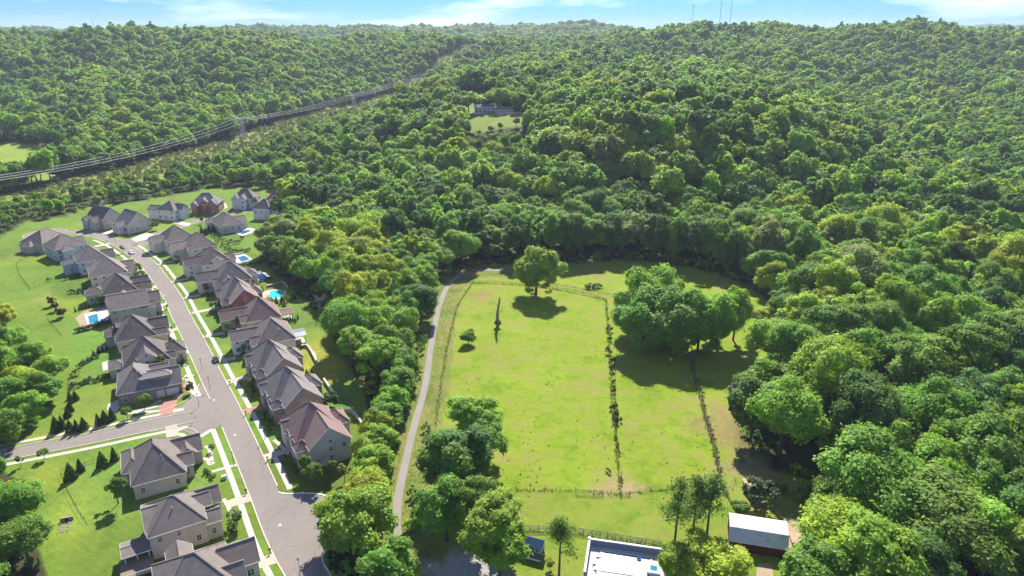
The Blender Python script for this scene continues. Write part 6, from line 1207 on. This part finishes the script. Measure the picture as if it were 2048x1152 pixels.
def rand_in(poly, n, seed, pad=0):
    rg = np.random.default_rng(seed); p = np.array(poly); x = rg.uniform(p[:, 0].min(), p[:, 0].max(), n * 3); y = rg.uniform(p[:, 1].min(), p[:, 1].max(), n * 3); k = inpoly(x, y, poly); return x[k][:n], y[k][:n]
x, y = rand_in(PAST, 9000, 5); c = np.sin(x * .11 + 2 * np.sin(y * .07)) + np.sin(y * .13 + x * .05); k = (c + rng.normal(size=len(x)) * .7) > 1.35
tufts('pasture_grass', 'long tufted grass of the pasture', 'grass', x[k], y[k], rng.uniform(.15, .35, k.sum()), (.23, .29, .035), 4)
wxs = []; 
for px, py, n_, sp in [(1100, 765, 90, 4.5), (945, 765, 40, 4), (1060, 870, 60, 8), (1200, 880, 60, 9), (1180, 920, 50, 9), (1040, 940, 60, 8), (1390, 930, 60, 7), (1410, 890, 40, 6), (1040, 930, 60, 7), (1340, 930, 40, 8)]:
    x0, y0 = G(px, py); wxs += [(x0 + random.gauss(0, sp * .5), y0 + random.gauss(0, sp)) for _ in range(int(n_ * .28))]
wxs = np.array(wxs); tufts('pasture_weeds', 'dark weeds scattered over the pasture', 'weeds', wxs[:, 0], wxs[:, 1], rng.uniform(.15, .42, len(wxs)), (.13, .19, .06), 6, .26)
vx = []; 
for i in range(len(PATHL) - 1):
    a, b = np.array(PATHL[i]), np.array(PATHL[i + 1]); t = (b - a); l = np.linalg.norm(t); t /= l; n_ = np.array((-t[1], t[0]))
    for _ in range(int(l * 9)):
        d = random.choice([1, 1, -1]); p = a + t * random.uniform(0, l) + n_ * d * (1.8 + random.random() ** 1.5 * (6 if d > 0 else 3)); vx.append(tuple(p))
vx = np.array(vx); tufts('verge_grass', 'rough long grass along both sides of the footpath', 'grass', vx[:, 0], vx[:, 1], rng.uniform(.12, .42, len(vx)), (.25, .28, .07), 4, .2)
fx_ = []
for ln in ([(1212, 600), (1218, 680), (1222, 760), (1228, 850), (1236, 930), (1241, 990)], [(1374, 700), (1392, 765), (1406, 820), (1420, 870), (1432, 920), (1442, 965), (1464, 1010)], [(945, 566), (915, 612), (893, 700), (876, 810), (872, 850)], [(945, 566), (1040, 570), (1100, 577), (1212, 600)], [(1003, 981), (1150, 981), (1240, 991), (1300, 982), (1440, 975)], [(1022, 1061), (1150, 1065), (1323, 1093)]):
    g2 = GL(ln)
    for a, b in zip(g2[:-1], g2[1:]):
        for _ in range(int(math.dist(a, b) * 5)): t = random.random(); fx_.append((a[0] + (b[0] - a[0]) * t + random.gauss(0, .35), a[1] + (b[1] - a[1]) * t + random.gauss(0, .35)))
fx_ = np.array(fx_); tufts('fence_weeds', 'weeds and vines grown along the field fences', 'weeds', fx_[:, 0], fx_[:, 1], rng.uniform(.12, .5, len(fx_)), (.16, .22, .05), 4, .22)
# scrub in the power line corridor
def along(line, n, half, seed):
    rg = np.random.default_rng(seed); out = []
    for (x1, y1), (x2, y2) in zip(line[:-1], line[1:]):
        L_ = math.hypot(x2 - x1, y2 - y1); k_ = int(n * L_ / 1300)
        t = rg.random(k_); o = rg.uniform(-half, half, k_); out.append(np.c_[x1 + (x2 - x1) * t + o, y1 + (y2 - y1) * t])
    return np.concatenate(out)
COLB = bpy.data.collections.new('scrub_bushes')
for j in range(3): COLB.objects.link(bpy.data.objects.new('scrub_%d' % j, BUSH[j]))
q = along(ROWL, 4200, 30, 8); q[:, 0] += 8; ss = rng.uniform(.7, 2.2, len(q)); tt = np.array([random.choice([(.18, .22, .06), (.14, .22, .05), (.23, .22, .09), (.22, .26, .06)]) for _ in q])
gn_scatter('corridor_scrub', q, hz(q[:, 0], q[:, 1]), ss, rng.uniform(0, 6.28, len(q)), tt, rng.integers(0, 3, len(q)), COLB, 'rough scrub growing under the power line', 'scrub')
# undergrowth along the wood edges
ux, uy = np.meshgrid(np.arange(-420, 420, 4.6), np.arange(120, 560, 4.6)); ux = ux.ravel() + rng.uniform(-2, 2, ux.size); uy = uy.ravel() + rng.uniform(-2, 2, uy.size)
og = inpoly(ux, uy, LAWN) | inpoly(ux, uy, PAST) | inpoly(ux, uy, YARD) | (segdist(ux, uy, PATHL) < 3.2) | (segdist(ux, uy, side) < 6) | (segdist(ux, uy, ROWL) < 22); ed = np.minimum.reduce([segdist(ux, uy, LAWN + LAWN[:1]), segdist(ux, uy, PAST + PAST[:1]), segdist(ux, uy, PATHL), segdist(ux, uy, YARD + YARD[:1])])
k = ~og & (ed < 10) & (rng.random(len(ux)) < .75); q = np.c_[ux, uy][k]
gn_scatter('undergrowth', q, hz(q[:, 0], q[:, 1]), rng.uniform(1.0, 2.6, len(q)), rng.uniform(0, 6.28, len(q)), tints(np.clip(rng.random(len(q)), 0, .99)), rng.integers(0, 3, len(q)), COLB, 'low undergrowth along the wood edges', 'undergrowth')

# ------------------------------------------------------------------ haze
hm = bpy.data.materials.new('haze'); hm.use_nodes = True; n_ = hm.node_tree; n_.nodes.remove(n_.nodes['Principled BSDF']); pv = n_.nodes.new('ShaderNodeVolumePrincipled'); pv.inputs['Color'].default_value = (.78, .88, 1.0, 1); pv.inputs['Density'].default_value = .000075; pv.inputs['Anisotropy'].default_value = .15
n_.links.new(pv.outputs[0], n_.nodes['Material Output'].inputs['Volume'])
hb = MB().box(-9200, 9200, -9200, 9200, -1.5, 215).build('haze', hm); hb['kind'] = 'stuff'; tag(hb, 'thin blue summer haze over the whole valley', 'haze')
